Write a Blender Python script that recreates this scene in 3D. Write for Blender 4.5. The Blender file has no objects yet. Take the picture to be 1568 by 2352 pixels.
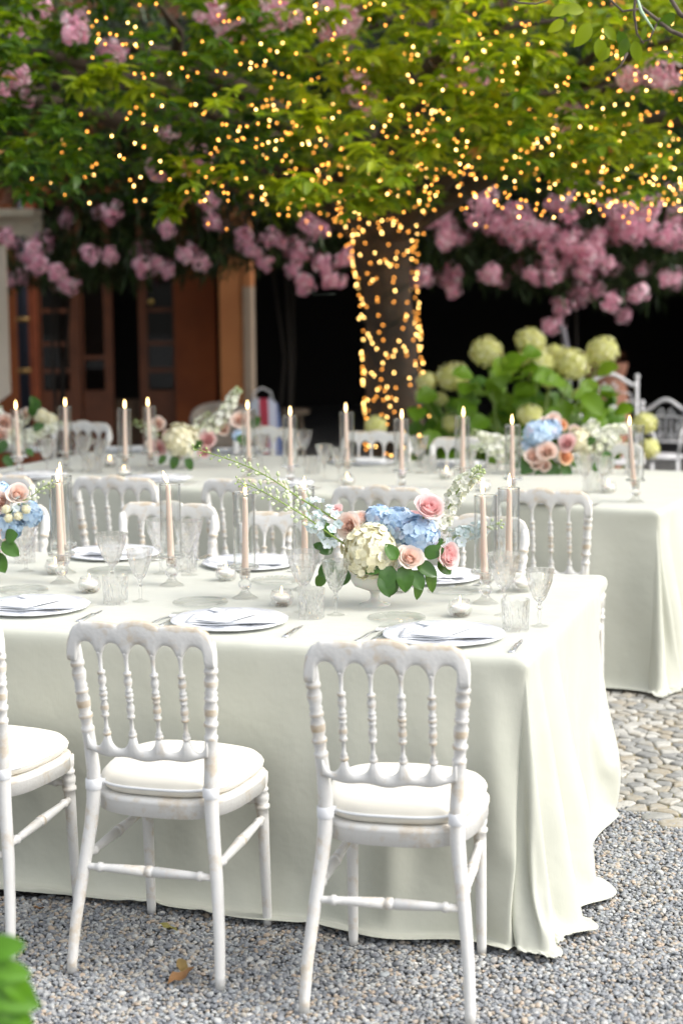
import bpy, bmesh, math, random
import numpy as np
from math import sin, cos, pi, radians, sqrt, atan2
from mathutils import Vector, Matrix, Euler, noise

random.seed(11)
C = bpy.context.scene.collection
SC = bpy.context.scene

# ------------------------------------------------------------------ camera
W0, H0, F0 = 1568.0, 2352.0, 4138.0          # photograph measured at 1568 x 2352
PITCH, ROLL, CAMH = 0.1362, -0.0088, 1.796
cd = bpy.data.cameras.new("camera")
cam = bpy.data.objects.new("camera", cd)
C.objects.link(cam)
SC.camera = cam
cd.sensor_fit = 'HORIZONTAL'
cd.sensor_width = 24.0
cd.lens = 24.0 * F0 / W0
cd.clip_start, cd.clip_end = 0.1, 400
cam.matrix_world = Matrix.Translation((0, 0, CAMH)) @ Matrix.Rotation(pi / 2 - PITCH, 4, 'X') @ Matrix.Rotation(ROLL, 4, 'Z')
cd.dof.use_dof = True
cd.dof.focus_distance = 5.25
cd.dof.aperture_fstop = 2.25
cd.dof.aperture_blades = 0

# ------------------------------------------------------------------ daylight
SUN_EL, SUN_AZ = radians(46), radians(108)    # azimuth from +Y towards +X
w = bpy.data.worlds.new("World")
SC.world = w
w.use_nodes = True
nt = w.node_tree
nt.nodes.clear()
sky = nt.nodes.new("ShaderNodeTexSky")
sky.sky_type = 'NISHITA'
sky.sun_disc = False
sky.sun_elevation = SUN_EL
sky.sun_rotation = SUN_AZ
sky.air_density, sky.dust_density, sky.ozone_density = 1.0, 4.0, 1.0
hs = nt.nodes.new("ShaderNodeHueSaturation")     # thin cloud: much less blue than a clear sky
hs.inputs['Saturation'].default_value = 0.30
bg = nt.nodes.new("ShaderNodeBackground")
bg.inputs['Strength'].default_value = 0.15
wo = nt.nodes.new("ShaderNodeOutputWorld")
nt.links.new(sky.outputs[0], hs.inputs['Color'])
nt.links.new(hs.outputs[0], bg.inputs['Color'])
nt.links.new(bg.outputs[0], wo.inputs[0])
sl = bpy.data.lights.new("sun", 'SUN')
sl.energy = 0.62
sl.angle = radians(34)
sl.color = (1.0, 0.97, 0.91)
so = bpy.data.objects.new("sun", sl)
C.objects.link(so)
sd = Vector((sin(SUN_AZ) * cos(SUN_EL), cos(SUN_AZ) * cos(SUN_EL), sin(SUN_EL)))
so.rotation_euler = sd.to_track_quat('Z', 'Y').to_euler()
SC.view_settings.view_transform = 'Standard'
SC.view_settings.look = 'None'
SC.view_settings.gamma = 1
SC.view_settings.exposure = 1.14
SC.view_settings.use_curve_mapping = False
SC.cycles.use_denoising = True
SC.cycles.max_bounces = 14
SC.cycles.transmission_bounces = 12
SC.cycles.transparent_max_bounces = 24
SC.cycles.diffuse_bounces = 4
SC.cycles.caustics_refractive = True
SC.cycles.caustics_reflective = False
SC.cycles.sample_clamp_indirect = 6

# ------------------------------------------------------------------ helpers
_cp, _sp, _cr, _sr = cos(PITCH), sin(PITCH), cos(ROLL), sin(ROLL)
def ray(px, py):
    """direction of the line of sight through a point of the photograph"""
    a, b = px - W0 / 2, py - H0 / 2
    u, v = _cr * a + _sr * b, -_sr * a + _cr * b
    X, Yc, Z = u / F0, v / F0, 1.0
    return Vector((X, Z * _cp - Yc * _sp, -(Z * _sp + Yc * _cp)))
def onz(px, py, z):
    d = ray(px, py)
    t = (z - CAMH) / d.z
    return Vector((d.x * t, d.y * t, z))
def at(px, py, Y):
    d = ray(px, py)
    t = Y / d.y
    return Vector((d.x * t, Y, CAMH + d.z * t))

def tag(o, label=None, cat=None, group=None, kind=None):
    if label: o['label'] = label
    if cat: o['category'] = cat
    if group: o['group'] = group
    if kind: o['kind'] = kind
    return o
def empty(name, loc=(0, 0, 0), rz=0, label=None, cat=None, group=None, parent=None):
    o = bpy.data.objects.new(name, None)
    C.objects.link(o)
    o.location = loc
    o.rotation_euler = (0, 0, rz)
    o.empty_display_size = 0.05
    if parent: o.parent = parent
    return tag(o, label, cat, group)

class MB:
    def __init__(s):
        s.v, s.f, s.c, s.m, s.cur, s.uv = [], [], [], [], 0.5, 0
    def add(s, vs, fs, col=None, T=None):
        n = len(s.v)
        if T is not None: vs = [T @ Vector(p) for p in vs]
        s.v += [tuple(p) for p in vs]
        k = s.cur if col is None else col
        for f in fs:
            s.f.append(tuple(i + n for i in f)); s.c.append(k); s.m.append(s.uv)
        return s
    def box(s, x0, y0, z0, x1, y1, z1, T=None, col=None):
        return s.add([(x0,y0,z0),(x1,y0,z0),(x1,y1,z0),(x0,y1,z0),(x0,y0,z1),(x1,y0,z1),(x1,y1,z1),(x0,y1,z1)],
                     [(0,3,2,1),(4,5,6,7),(0,1,5,4),(1,2,6,5),(2,3,7,6),(3,0,4,7)], col, T)
    def lathe(s, prof, n=14, T=None, col=None, cap=True, flute=0, fl=0):
        vs, fs = [], []
        for r, z in prof:
            for k in range(n):
                a = 2 * pi * k / n
                rr = r * (1 + (fl if flute and k % 2 else 0))
                vs.append((rr * cos(a), rr * sin(a), z))
        m = len(prof)
        for j in range(m - 1):
            for k in range(n):
                k2 = (k + 1) % n
                fs.append((j*n+k, j*n+k2, (j+1)*n+k2, (j+1)*n+k))
        if cap:
            if prof[0][0] > 1e-5: fs.append(tuple(range(n - 1, -1, -1)))
            if prof[-1][0] > 1e-5: fs.append(tuple((m-1)*n + k for k in range(n)))
        return s.add(vs, fs, col, T)
    def tube(s, pts, rad, n=8, col=None, cap=True, T=None):
        pts = [Vector(p) for p in pts]
        m = len(pts)
        if not hasattr(rad, '__len__'): rad = [rad] * m
        vs, fs = [], []
        up = None
        for i, p in enumerate(pts):
            t = (pts[min(i+1, m-1)] - pts[max(i-1, 0)])
            t = t.normalized() if t.length > 1e-9 else Vector((0,0,1))
            if up is None:
                up = Vector((0,0,1)) if abs(t.z) < 0.9 else Vector((1,0,0))
            a = t.cross(up)
            a = a.normalized() if a.length > 1e-6 else Vector((1,0,0))
            b = a.cross(t).normalized()
            up = b
            for k in range(n):
                an = 2 * pi * k / n
                vs.append(p + (a * cos(an) + b * sin(an)) * rad[i])
        for j in range(m - 1):
            for k in range(n):
                k2 = (k + 1) % n
                fs.append((j*n+k, j*n+k2, (j+1)*n+k2, (j+1)*n+k))
        if cap:
            fs.append(tuple(range(n-1, -1, -1))); fs.append(tuple((m-1)*n+k for k in range(n)))
        return s.add(vs, fs, col, T)
    def ball(s, c, r, T=None, col=None, nu=8, nv=5):
        if not hasattr(r, '__len__'): r = (r, r, r)
        vs, fs = [(c[0], c[1], c[2]-r[2])], []
        for j in range(1, nv):
            p = -pi/2 + pi*j/nv
            for k in range(nu):
                a = 2*pi*k/nu
                vs.append((c[0]+r[0]*cos(p)*cos(a), c[1]+r[1]*cos(p)*sin(a), c[2]+r[2]*sin(p)))
        vs.append((c[0], c[1], c[2]+r[2]))
        for k in range(nu):
            fs.append((0, 1+(k+1)%nu, 1+k))
            L = 1+(nv-2)*nu
            fs.append((len(vs)-1, L+k, L+(k+1)%nu))
        for j in range(nv-2):
            for k in range(nu):
                a, b = 1+j*nu+k, 1+j*nu+(k+1)%nu
                fs.append((a, b, b+nu, a+nu))
        return s.add(vs, fs, col, T)
    def mesh(s, name, mats, smooth=True):
        me = bpy.data.meshes.new(name)
        me.from_pydata(s.v, [], s.f)
        if not isinstance(mats, (list, tuple)): mats = [mats]
        for m in mats: me.materials.append(m)
        nf = len(me.polygons)
        me.polygons.foreach_set('use_smooth', [smooth] * nf)
        if any(s.m): me.polygons.foreach_set('material_index', s.m)
        at_ = me.attributes.new("tone", 'FLOAT', 'FACE')
        at_.data.foreach_set('value', s.c)
        me.update()
        return me
    def build(s, name, mats, parent=None, smooth=True, loc=None, bevel=0):
        o = bpy.data.objects.new(name, s.mesh(name, mats, smooth))
        C.objects.link(o)
        if parent: o.parent = parent
        if loc is not None: o.location = loc
        if bevel:
            b = o.modifiers.new("bevel", 'BEVEL'); b.width = bevel; b.segments = 2; b.limit_method = 'ANGLE'
        return o

def obj(name, me, parent=None, M=None):
    o = bpy.data.objects.new(name, me)
    C.objects.link(o)
    if parent: o.parent = parent
    if M is not None: o.matrix_local = M if parent else M
    return o
_kids = {}
def kids(o):
    k = o.get('_k') if False else _kids.get(o.data.name + o.name if o.data else o.name)
    if k is None:
        k = list(o.children); _kids[o.data.name + o.name if o.data else o.name] = k
    return k
def dup(root, loc, rz=None, label=None, group=None):
    def rec(o, p):
        c = o.copy(); C.objects.link(c); c.parent = p
        for ch in kids(o): rec(ch, c)
        return c
    r = rec(root, None)
    r.location = loc
    if rz is not None: r.rotation_euler = (0, 0, rz)
    if label: r['label'] = label
    if group: r['group'] = group
    return r

def auto_sharp(o, ang=40):
    me = o.data
    bm = bmesh.new(); bm.from_mesh(me)
    for e in bm.edges:
        if len(e.link_faces) == 2 and e.calc_face_angle(0) > radians(ang): e.smooth = False
    bm.to_mesh(me); bm.free()

# ------------------------------------------------------------------ materials
def mat(name):
    m = bpy.data.materials.new(name)
    m.use_nodes = True
    n = m.node_tree
    n.nodes.clear()
    out = n.nodes.new("ShaderNodeOutputMaterial")
    p = n.nodes.new("ShaderNodeBsdfPrincipled")
    n.links.new(p.outputs[0], out.inputs[0])
    return m, n, p, out
def node(n, t, **kw):
    x = n.nodes.new(t)
    for k, v in kw.items():
        if k in x.inputs: x.inputs[k].default_value = v
        else: setattr(x, k, v)
    return x
def noise_n(n, scale, detail=3, rough=0.5, vec='Object'):
    tc = n.nodes.new("ShaderNodeTexCoord")
    t = n.nodes.new("ShaderNodeTexNoise")
    t.inputs['Scale'].default_value = scale; t.inputs['Detail'].default_value = detail; t.inputs['Roughness'].default_value = rough
    n.links.new(tc.outputs[vec], t.inputs['Vector'])
    return t
def ramp(n, src, stops):
    r = n.nodes.new("ShaderNodeValToRGB")
    e = r.color_ramp.elements
    while len(e) > 1: e.remove(e[0])
    e[0].position = stops[0][0]; e[0].color = (*stops[0][1], 1)
    for p, c in stops[1:]:
        x = e.new(p); x.color = (*c, 1)
    n.links.new(src, r.inputs[0])
    return r
def bump(n, p, src, strength=0.3, dist=0.01):
    b = n.nodes.new("ShaderNodeBump")
    b.inputs['Strength'].default_value = strength; b.inputs['Distance'].default_value = dist
    n.links.new(src, b.inputs['Height']); n.links.new(b.outputs[0], p.inputs['Normal'])
    return b
def plain(name, col, rough=0.5, metal=0, var=0.08, scale=8, bmp=0, bscale=60, bdist=0.003, spec=None, sheen=0, sss=0, trans=0):
    m, n, p, out = mat(name)
    t = noise_n(n, scale)
    a = tuple(max(0, c * (1 - var)) for c in col); b = tuple(min(1, c * (1 + var)) for c in col)
    r = ramp(n, t.outputs[0], [(0.3, a), (0.7, b)])
    n.links.new(r.outputs[0], p.inputs['Base Color'])
    p.inputs['Roughness'].default_value = rough
    p.inputs['Metallic'].default_value = metal
    if spec is not None: p.inputs['Specular IOR Level'].default_value = spec
    if sheen: p.inputs['Sheen Weight'].default_value = sheen
    if sss:
        p.inputs['Subsurface Weight'].default_value = sss
        p.inputs['Subsurface Radius'].default_value = (0.01, 0.006, 0.004)
        p.inputs['Subsurface Scale'].default_value = 1
    if trans: p.inputs['Transmission Weight'].default_value = trans
    if bmp:
        t2 = noise_n(n, bscale, 4)
        bump(n, p, t2.outputs[0], bmp, bdist)
    return m
def tone_mat(name, stops, rough=0.5, translucent=0.0, tcol=None, bmp=0, bscale=80, spec=0.5, var=0.0):
    """colour picked per leaf / petal / stone by the 'tone' face attribute"""
    m, n, p, out = mat(name)
    a = n.nodes.new("ShaderNodeAttribute"); a.attribute_name = "tone"
    src = a.outputs['Fac']
    if var:
        t = noise_n(n, 40)
        mm = node(n, "ShaderNodeMath", operation='MULTIPLY_ADD'); mm.inputs[1].default_value = var
        n.links.new(t.outputs[0], mm.inputs[0]); n.links.new(src, mm.inputs[2]); src = mm.outputs[0]
    r = ramp(n, src, stops)
    n.links.new(r.outputs[0], p.inputs['Base Color'])
    p.inputs['Roughness'].default_value = rough
    p.inputs['Specular IOR Level'].default_value = spec
    if bmp:
        t2 = noise_n(n, bscale, 3); bump(n, p, t2.outputs[0], bmp, 0.004)
    if translucent:
        tr = n.nodes.new("ShaderNodeBsdfTranslucent")
        if tcol:
            mx = node(n, "ShaderNodeMix", data_type='RGBA', blend_type='MULTIPLY'); mx.inputs[0].default_value = 1
            n.links.new(r.outputs[0], mx.inputs[6]); mx.inputs[7].default_value = (*tcol, 1)
            n.links.new(mx.outputs[2], tr.inputs[0])
        else: n.links.new(r.outputs[0], tr.inputs[0])
        ms = n.nodes.new("ShaderNodeMixShader"); ms.inputs[0].default_value = translucent
        n.links.new(p.outputs[0], ms.inputs[1]); n.links.new(tr.outputs[0], ms.inputs[2]); n.links.new(ms.outputs[0], out.inputs[0])
    return m

def cloth_material():
    m, n, p, out = mat("sage_cloth")
    t = noise_n(n, 3.0, 4)
    r = ramp(n, t.outputs[0], [(0.3, (0.485, 0.495, 0.42)), (0.7, (0.53, 0.535, 0.46))])
    n.links.new(r.outputs[0], p.inputs['Base Color'])
    p.inputs['Roughness'].default_value = 0.62
    p.inputs['Sheen Weight'].default_value = 0.5
    p.inputs['Sheen Roughness'].default_value = 0.35
    p.inputs['Specular IOR Level'].default_value = 0.35
    tc = n.nodes.new("ShaderNodeTexCoord")
    mp = node(n, "ShaderNodeMapping"); mp.inputs['Scale'].default_value = (1, 1, 0.12)
    n.links.new(tc.outputs['Object'], mp.inputs[0])
    t2 = n.nodes.new("ShaderNodeTexNoise"); t2.inputs['Scale'].default_value = 260; t2.inputs['Detail'].default_value = 2
    n.links.new(mp.outputs[0], t2.inputs['Vector'])
    t3 = noise_n(n, 9.0, 3)
    b1 = bump(n, p, t2.outputs[0], 0.12, 0.002)
    b2 = n.nodes.new("ShaderNodeBump"); b2.inputs['Strength'].default_value = 0.25; b2.inputs['Distance'].default_value = 0.02
    n.links.new(t3.outputs[0], b2.inputs['Height']); n.links.new(b2.outputs[0], b1.inputs['Normal'])
    return m
def paint_material():
    m, n, p, out = mat("limed_white_paint")
    g = n.nodes.new("ShaderNodeNewGeometry")
    t = noise_n(n, 14.0, 6, 0.65)
    t2 = noise_n(n, 90.0, 3)
    # worn edges: pointiness + noise
    pt = node(n, "ShaderNodeMapRange"); pt.inputs['From Min'].default_value = 0.50; pt.inputs['From Max'].default_value = 0.60
    n.links.new(g.outputs['Pointiness'], pt.inputs[0])
    ad = node(n, "ShaderNodeMath", operation='MULTIPLY_ADD'); ad.inputs[1].default_value = 0.10
    n.links.new(pt.outputs[0], ad.inputs[0])
    at_ = n.nodes.new("ShaderNodeAttribute"); at_.attribute_name = "tone"       # worn places: arrises and the fattest turnings
    a2 = node(n, "ShaderNodeMath", operation='MULTIPLY_ADD'); a2.inputs[1].default_value = 0.55; a2.inputs[2].default_value = -0.275
    n.links.new(at_.outputs['Fac'], a2.inputs[0])
    a3 = node(n, "ShaderNodeMath", operation='ADD'); n.links.new(t.outputs[0], a3.inputs[0]); n.links.new(a2.outputs[0], a3.inputs[1])
    n.links.new(a3.outputs[0], ad.inputs[2])
    r = ramp(n, ad.outputs[0], [(0.0, (0.72, 0.72, 0.70)), (0.54, (0.70, 0.69, 0.66)), (0.66, (0.62, 0.55, 0.45)), (0.80, (0.54, 0.42, 0.27)), (1.0, (0.46, 0.32, 0.17))])
    n.links.new(r.outputs[0], p.inputs['Base Color'])
    p.inputs['Roughness'].default_value = 0.5
    bump(n, p, t2.outputs[0], 0.35, 0.003)
    rr = ramp(n, t.outputs[0], [(.3, (.38,)*3), (.7, (.62,)*3)]); n.links.new(rr.outputs[0], p.inputs['Roughness'])
    return m
def glass_material(name, mixt=0.35, ior=1.42, bmp=0, bscale=60, tint=(1, 1, 1), rough=0.0):
    m, n, p, out = mat(name)
    n.nodes.remove(p)
    g = n.nodes.new("ShaderNodeBsdfGlass"); g.inputs['IOR'].default_value = ior; g.inputs['Roughness'].default_value = rough
    g.inputs['Color'].default_value = (*tint, 1)
    t = n.nodes.new("ShaderNodeBsdfTransparent"); t.inputs[0].default_value = (*tint, 1)
    ms = n.nodes.new("ShaderNodeMixShader"); ms.inputs[0].default_value = mixt
    n.links.new(g.outputs[0], ms.inputs[1]); n.links.new(t.outputs[0], ms.inputs[2]); n.links.new(ms.outputs[0], out.inputs[0])
    if bmp:
        tx = noise_n(n, bscale, 2)
        b = n.nodes.new("ShaderNodeBump"); b.inputs['Strength'].default_value = bmp; b.inputs['Distance'].default_value = 0.004
        n.links.new(tx.outputs[0], b.inputs['Height']); n.links.new(b.outputs[0], g.inputs['Normal'])
    return m
def thin_glass(name, edge=0.95, base=0.08):
    """thin clear wall: see-through, reflecting more at grazing angles"""
    m, n, p, out = mat(name)
    n.nodes.remove(p)
    g = n.nodes.new("ShaderNodeBsdfGlossy"); g.inputs['Roughness'].default_value = 0.02
    t = n.nodes.new("ShaderNodeBsdfTransparent"); t.inputs[0].default_value = (0.985, 0.992, 0.988, 1)
    lw = n.nodes.new("ShaderNodeLayerWeight"); lw.inputs['Blend'].default_value = 0.5
    pw = node(n, "ShaderNodeMath", operation='POWER'); pw.inputs[1].default_value = 2.6
    n.links.new(lw.outputs['Facing'], pw.inputs[0])
    fr = node(n, "ShaderNodeMath", operation='MULTIPLY_ADD'); fr.inputs[1].default_value = edge; fr.inputs[2].default_value = base
    n.links.new(pw.outputs[0], fr.inputs[0])
    ms = n.nodes.new("ShaderNodeMixShader")
    n.links.new(fr.outputs[0], ms.inputs[0]); n.links.new(t.outputs[0], ms.inputs[1]); n.links.new(g.outputs[0], ms.inputs[2])
    n.links.new(ms.outputs[0], out.inputs[0])
    return m
def emit(name, col, strength, base=None):
    m, n, p, out = mat(name)
    n.nodes.remove(p)
    e = n.nodes.new("ShaderNodeEmission"); e.inputs[0].default_value = (*col, 1); e.inputs[1].default_value = strength
    n.links.new(e.outputs[0], out.inputs[0])
    m.cycles.emission_sampling = 'NONE'
    return m

M_CLOTH = cloth_material()
M_PAINT = paint_material()
M_CUSH = plain("cream_cushion", (0.80, 0.76, 0.66), 0.75, var=0.03, scale=5, bmp=0.12, bscale=25, bdist=0.01, sheen=0.2)
M_STRAP = plain("white_ribbon", (0.82, 0.83, 0.84), 0.6, var=0.02)
M_PORC = plain("white_porcelain", (0.80, 0.81, 0.83), 0.12, var=0.02)
M_PAPER = plain("menu_paper", (0.84, 0.85, 0.86), 0.8, var=0.02)
M_INK = plain("grey_ink", (0.38, 0.40, 0.45), 0.8, var=0.0)
M_NAPK = plain("white_linen", (0.78, 0.79, 0.80), 0.85, var=0.03, bmp=0.2, bscale=120)
M_STEEL = plain("silver", (0.86, 0.86, 0.86), 0.28, metal=1, var=0.05)
M_GLASS = glass_material("clear_glass", 0.42, 1.45)
M_CRYST = glass_material("cut_crystal", 0.60, 1.48)
M_VOT = glass_material("votive_glass", 0.72, 1.45)
M_THIN = thin_glass("thin_glass")
M_THINP = thin_glass("pressed_glass", .35, .04)
M_WATER = glass_material("still_water", 0.85, 1.33)
M_WAX = plain("blush_wax", (0.86, 0.66, 0.55), 0.45, var=0.02, sss=0.25)
M_WAXW = plain("white_wax", (0.85, 0.83, 0.78), 0.4, var=0.02, sss=0.2)
M_WICK = plain("wick", (0.04, 0.03, 0.03), 0.9)
M_FLAME = emit("candle_flame", (1.0, 0.66, 0.26), 6.5)
M_BULB = emit("warm_bulb", (1.0, 0.38, 0.06), 3.6)
M_BULB2 = emit("bright_warm_bulb", (1.0, 0.56, 0.16), 8.0)
# ------------------------------------------------------------------ tables and cloths
T1 = dict(o=(0.4787, 4.6447), yaw=-0.3023, d=1.3145)
T2 = dict(o=(1.3245, 7.4763), yaw=-0.4260, d=1.4597)
TH = 0.75
def tl(T, x, y, z=0):
    c, s = cos(T['yaw']), sin(T['yaw'])
    return Vector((T['o'][0] + c*x - s*y, T['o'][1] + s*x + c*y, z))

def simulate_cloth(T, L, res, drop, seed, name, frames=40, right=None, cut=0.86, full=.15, ear=.07):
    """cloth dropped over a table top and left to fall on the ground, in the table's own frame"""
    right = right if right is not None else drop
    x0, x1, y0, y1 = -L - 0.45, right, -drop, T['d'] + drop
    def lines(a, b, edges):
        """grid lines with closer ones along the table's arrises"""
        cuts = [a] + [e+d for e in edges for d in (-.013, 0, .013)] + [b]
        out = [a]
        for p, q in zip(cuts[:-1], cuts[1:]):
            k = max(1, round((q-p)/res)); out += [p+(q-p)*i/k for i in range(1, k+1)]
        return out
    XL, YL = lines(x0, x1, [0]), lines(y0, y1, [0, T['d']])
    nx, ny = len(XL)-1, len(YL)-1
    vs, flat = [], []
    AL = radians(80)
    for j in range(ny+1):
        for i in range(nx+1):
            x = XL[i]; y = YL[j]
            flat.append((x, y))
            cx = min(max(x, -L), 0); cy = min(max(y, 0), T['d'])
            dx, dy = x-cx, y-cy
            r = sqrt(dx*dx+dy*dy)
            h, z = r*cos(AL), TH+.012-r*sin(AL)
            if z < .02: h += (.02-z)*.30; z = .02 + .02*abs(noise.noise(Vector((x*9, y*9, 1))))
            wv = 0.5*noise.noise(Vector((x*2.6, y*2.6, seed))) * min(1, r*1.5)
            if dx and dy: wv += .55*sin(atan2(abs(dy), abs(dx))*5+seed)*min(1, r)
            if dx > 0 and not dy: wv += .50*sin(y*15+2.5*sin(y*4))*min(1, r*2.2)
            if dy < 0 and not dx and x > -.9: wv += .3*sin(x*13)*min(1, r*2)*min(1, (x+.9)*1.5)
            h += .10*wv
            k = (h/r) if r > 1e-6 else 0
            vs.append((cx+dx*k, cy+dy*k, z + .002*wv))
    def keep(i, j):
        x, y = flat[j*(nx+1)+i]
        dx, dy = max(0, x), max(0, -y, y-T['d'])
        if x > .78 + ear*math.exp(-((y-.30)/.28)**2): return False
        return not (dx and dy and dx*dx+dy*dy > (cut if y < 0 else .84)**2)
    fs = [(j*(nx+1)+i, j*(nx+1)+i+1, (j+1)*(nx+1)+i+1, (j+1)*(nx+1)+i) for j in range(ny) for i in range(nx) if keep(i, j)]
    used = sorted({i for f in fs for i in f}); mp = {a: b for b, a in enumerate(used)}
    vs = [vs[i] for i in used]; flat = [flat[i] for i in used]; fs = [tuple(mp[i] for i in f) for f in fs]
    me = bpy.data.meshes.new(name); me.from_pydata(vs, [], fs); me.update()
    o = bpy.data.objects.new(name, me); C.objects.link(o)
    o.shape_key_add(name="Basis")
    sk = o.shape_key_add(name="flat"); sk.value = 0
    for k, (x, y) in enumerate(flat):      # a little fullness in the hanging sides, so that they fall in folds
        X, Y = x, y
        if x > 0: Y += full*(y-T['d']*.5)*min(1, x/.25)
        if y < 0 and x > -1.2: X += full*.8*(x+1.2)*min(1, -y/.3)*min(1, (x+1.2)/1.2)
        sk.data[k].co = (X, Y, TH+.01)
    # pin the middle of the top so it cannot slide
    vg = o.vertex_groups.new(name="pin")
    vg.add([k for k, p in enumerate(flat) if p[0] < -0.03 and 0.03 < p[1] < T['d']-0.03], 1.0, 'ADD')
    def col_box(a, b):
        m = MB(); m.box(*a, *b); c = m.build("collider", M_CLOTH)
        c.modifiers.new("c", 'COLLISION'); c.collision.thickness_outer = 0.006; c.collision.cloth_friction = 12
        return c
    c1 = MB().box(-L, 0.0, TH-0.03, 0.0, T['d'], TH).build("collider", M_CLOTH)
    bv = c1.modifiers.new("b", 'BEVEL'); bv.width = 0.010; bv.segments = 3
    c1.modifiers.new("c", 'COLLISION'); c1.collision.thickness_outer = 0.006; c1.collision.cloth_friction = 10
    c2 = col_box((-L-2, -2, -0.2), (2, T['d']+2, 0.004))
    c2.collision.cloth_friction = 40
    md = o.modifiers.new("cloth", 'CLOTH')
    s = md.settings
    s.quality = 7; s.mass = 0.35; s.air_damping = 1.5
    s.tension_stiffness = 30; s.compression_stiffness = 30; s.shear_stiffness = 12; s.bending_stiffness = 1.6
    s.tension_damping = 8; s.compression_damping = 8; s.shear_damping = 8; s.bending_damping = 1.0
    s.vertex_group_mass = "pin"
    s.rest_shape_key = sk
    md.collision_settings.collision_quality = 4
    md.collision_settings.distance_min = 0.006
    md.collision_settings.use_self_collision = False
    md.point_cache.frame_start = 1; md.point_cache.frame_end = frames + 5
    for f in range(1, frames+1):
        SC.frame_set(f)
    dg = bpy.context.evaluated_depsgraph_get()
    nm = bpy.data.meshes.new_from_object(o.evaluated_get(dg))
    for c in (c1, c2, o): bpy.data.objects.remove(c, do_unlink=True)
    SC.frame_set(1)
    r = bpy.data.objects.new(name, nm); C.objects.link(r)
    nm.materials.clear(); nm.materials.append(M_CLOTH)
    nm.polygons.foreach_set('use_smooth', [True]*len(nm.polygons))
    r.location = tl(T, 0, 0, 0.003); r.rotation_euler = (0, 0, T['yaw'])
    so_ = r.modifiers.new("thick", 'SOLIDIFY'); so_.thickness = 0.002; so_.offset = 1
    ss = r.modifiers.new("smooth", 'SUBSURF'); ss.levels = 1; ss.render_levels = 1
    return r
import time as _t
_t0 = _t.time()
cl1 = simulate_cloth(T1, 2.6, 0.027, 0.835, 3, "tablecloth", right=0.97)
tag(cl1, "pale sage tablecloth reaching the gravel, on the near table with two front chairs", "tablecloth", "sage tablecloths")
cl2 = simulate_cloth(T2, 3.6, 0.036, 0.83, 8, "tablecloth", right=0.97, cut=0.92, ear=.08)
tag(cl2, "pale sage tablecloth on the far table, folds falling beside the cobbles", "tablecloth", "sage tablecloths")
SC["cloth_t"] = _t.time()-_t0
M_PLY = plain("table_wood", (0.32, 0.22, 0.13), 0.6)
for T, L, lb in ((T1, 2.6, "wooden banquet table under the near sage tablecloth"), (T2, 3.6, "wooden banquet table under the far sage tablecloth")):
    e = empty("banquet_table", tl(T, 0, 0), T['yaw'], lb, "table", "tables under the sage cloths")
    MB().box(-L+.005, .008, TH-0.03, -0.008, T['d']-.008, TH-0.002).build("tabletop", M_PLY, e)
    for xx in (-L+.1, -L/2, -.1):
        for yy in (.1, T['d']-.1):
            MB().box(xx-.025, yy-.025, 0, xx+.025, yy+.025, TH-0.031).build("leg", M_PLY, e)

# ------------------------------------------------------------------ chairs
def bal_profile(z0, z1, r, n_scale=1.0):
    """turned baluster profile between z0 and z1, thin neck, rings, two vases"""
    L = z1 - z0
    pts = [(0,.62),(0.02,1.0),(.045,1.0),(.06,.62),(.075,.85),(.10,.5),(.22,.42),(.235,.95),(.262,.95),(.275,.6),(.32,1.0),(.37,.95),(.42,.55),(.435,.9),(.455,.9),(.468,.6),
           (.485,1.0),(.515,1.0),(.532,.6),(.545,.9),(.565,.9),(.58,.55),(.63,.95),(.68,1.0),(.725,.6),(.738,.95),(.765,.95),(.78,.42),(.92,.5),(.97,.7),(1,.8)]
    return [(r*b, z0+L*a) for a, b in pts]
def worn(m, rads, n):
    """bare wood shows where a turning is fattest"""
    for j in range(len(rads)-1):
        a = (rads[j]+rads[j+1])/2; nb = [rads[i] for i in range(max(0, j-3), min(len(rads), j+5))]
        if a > .93*max(nb) and max(nb) > 1.25*min(nb):
            for k in range(n): m.c[j*n+k] = .73
    return m
def rear_post():
    m = MB()
    # foot -> seat -> top, splayed back and out; in chair frame for the +x side
    path = [(0,.203,-.250,.0125),(.03,.202,-.247,.0135),(.12,.197,-.232,.0145),(.25,.183,-.205,.0160),(.36,.168,-.186,.0175),(.42,.162,-.179,.0185),(.50,.160,-.177,.0180),(.575,.165,-.184,.0165),(.60,.167,-.187,.0160)]
    turned = [(.605,.019),(.612,.019),(.616,.015),(.635,.0165),(.640,.020),(.647,.020),(.652,.015),(.668,.019),(.685,.020),(.700,.015),(.704,.019),(.711,.019),(.715,.015),(.722,.0185),(.729,.015),
              (.742,.019),(.756,.020),(.770,.0145),(.774,.0195),(.782,.0195),(.786,.0170),(.80,.0180),(.825,.0165),(.85,.012)]
    pts, rad = [], []
    for z, x, y, r in path: pts.append((x, y, z)); rad.append(r)
    for z, r in turned:
        t = (z-.60)/.25
        pts.append((.167+t*.018, -.187-t*.036, z)); rad.append(r*.92)
    m.tube(pts, rad, 14); c_ = list(m.c); worn(m, rad, 14)
    for q in range(14*len(path)): m.c[q] = c_[q]
    return m
def front_leg():
    m = MB()
    pr = [(0,.0115),(.02,.0130),(.30,.0165),(.325,.0168),(.327,.0205),(.335,.0205),(.338,.015),(.350,.0195),(.362,.020),(.372,.015),(.375,.019),(.381,.019),(.385,.0145),(.398,.0185),(.410,.0195),(.425,.0195)]
    m.tube([(.172-.004*z/.42, .206-.028*z/.42, z) for z, r in pr], [r for z, r in pr], 14)
    return m
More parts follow.
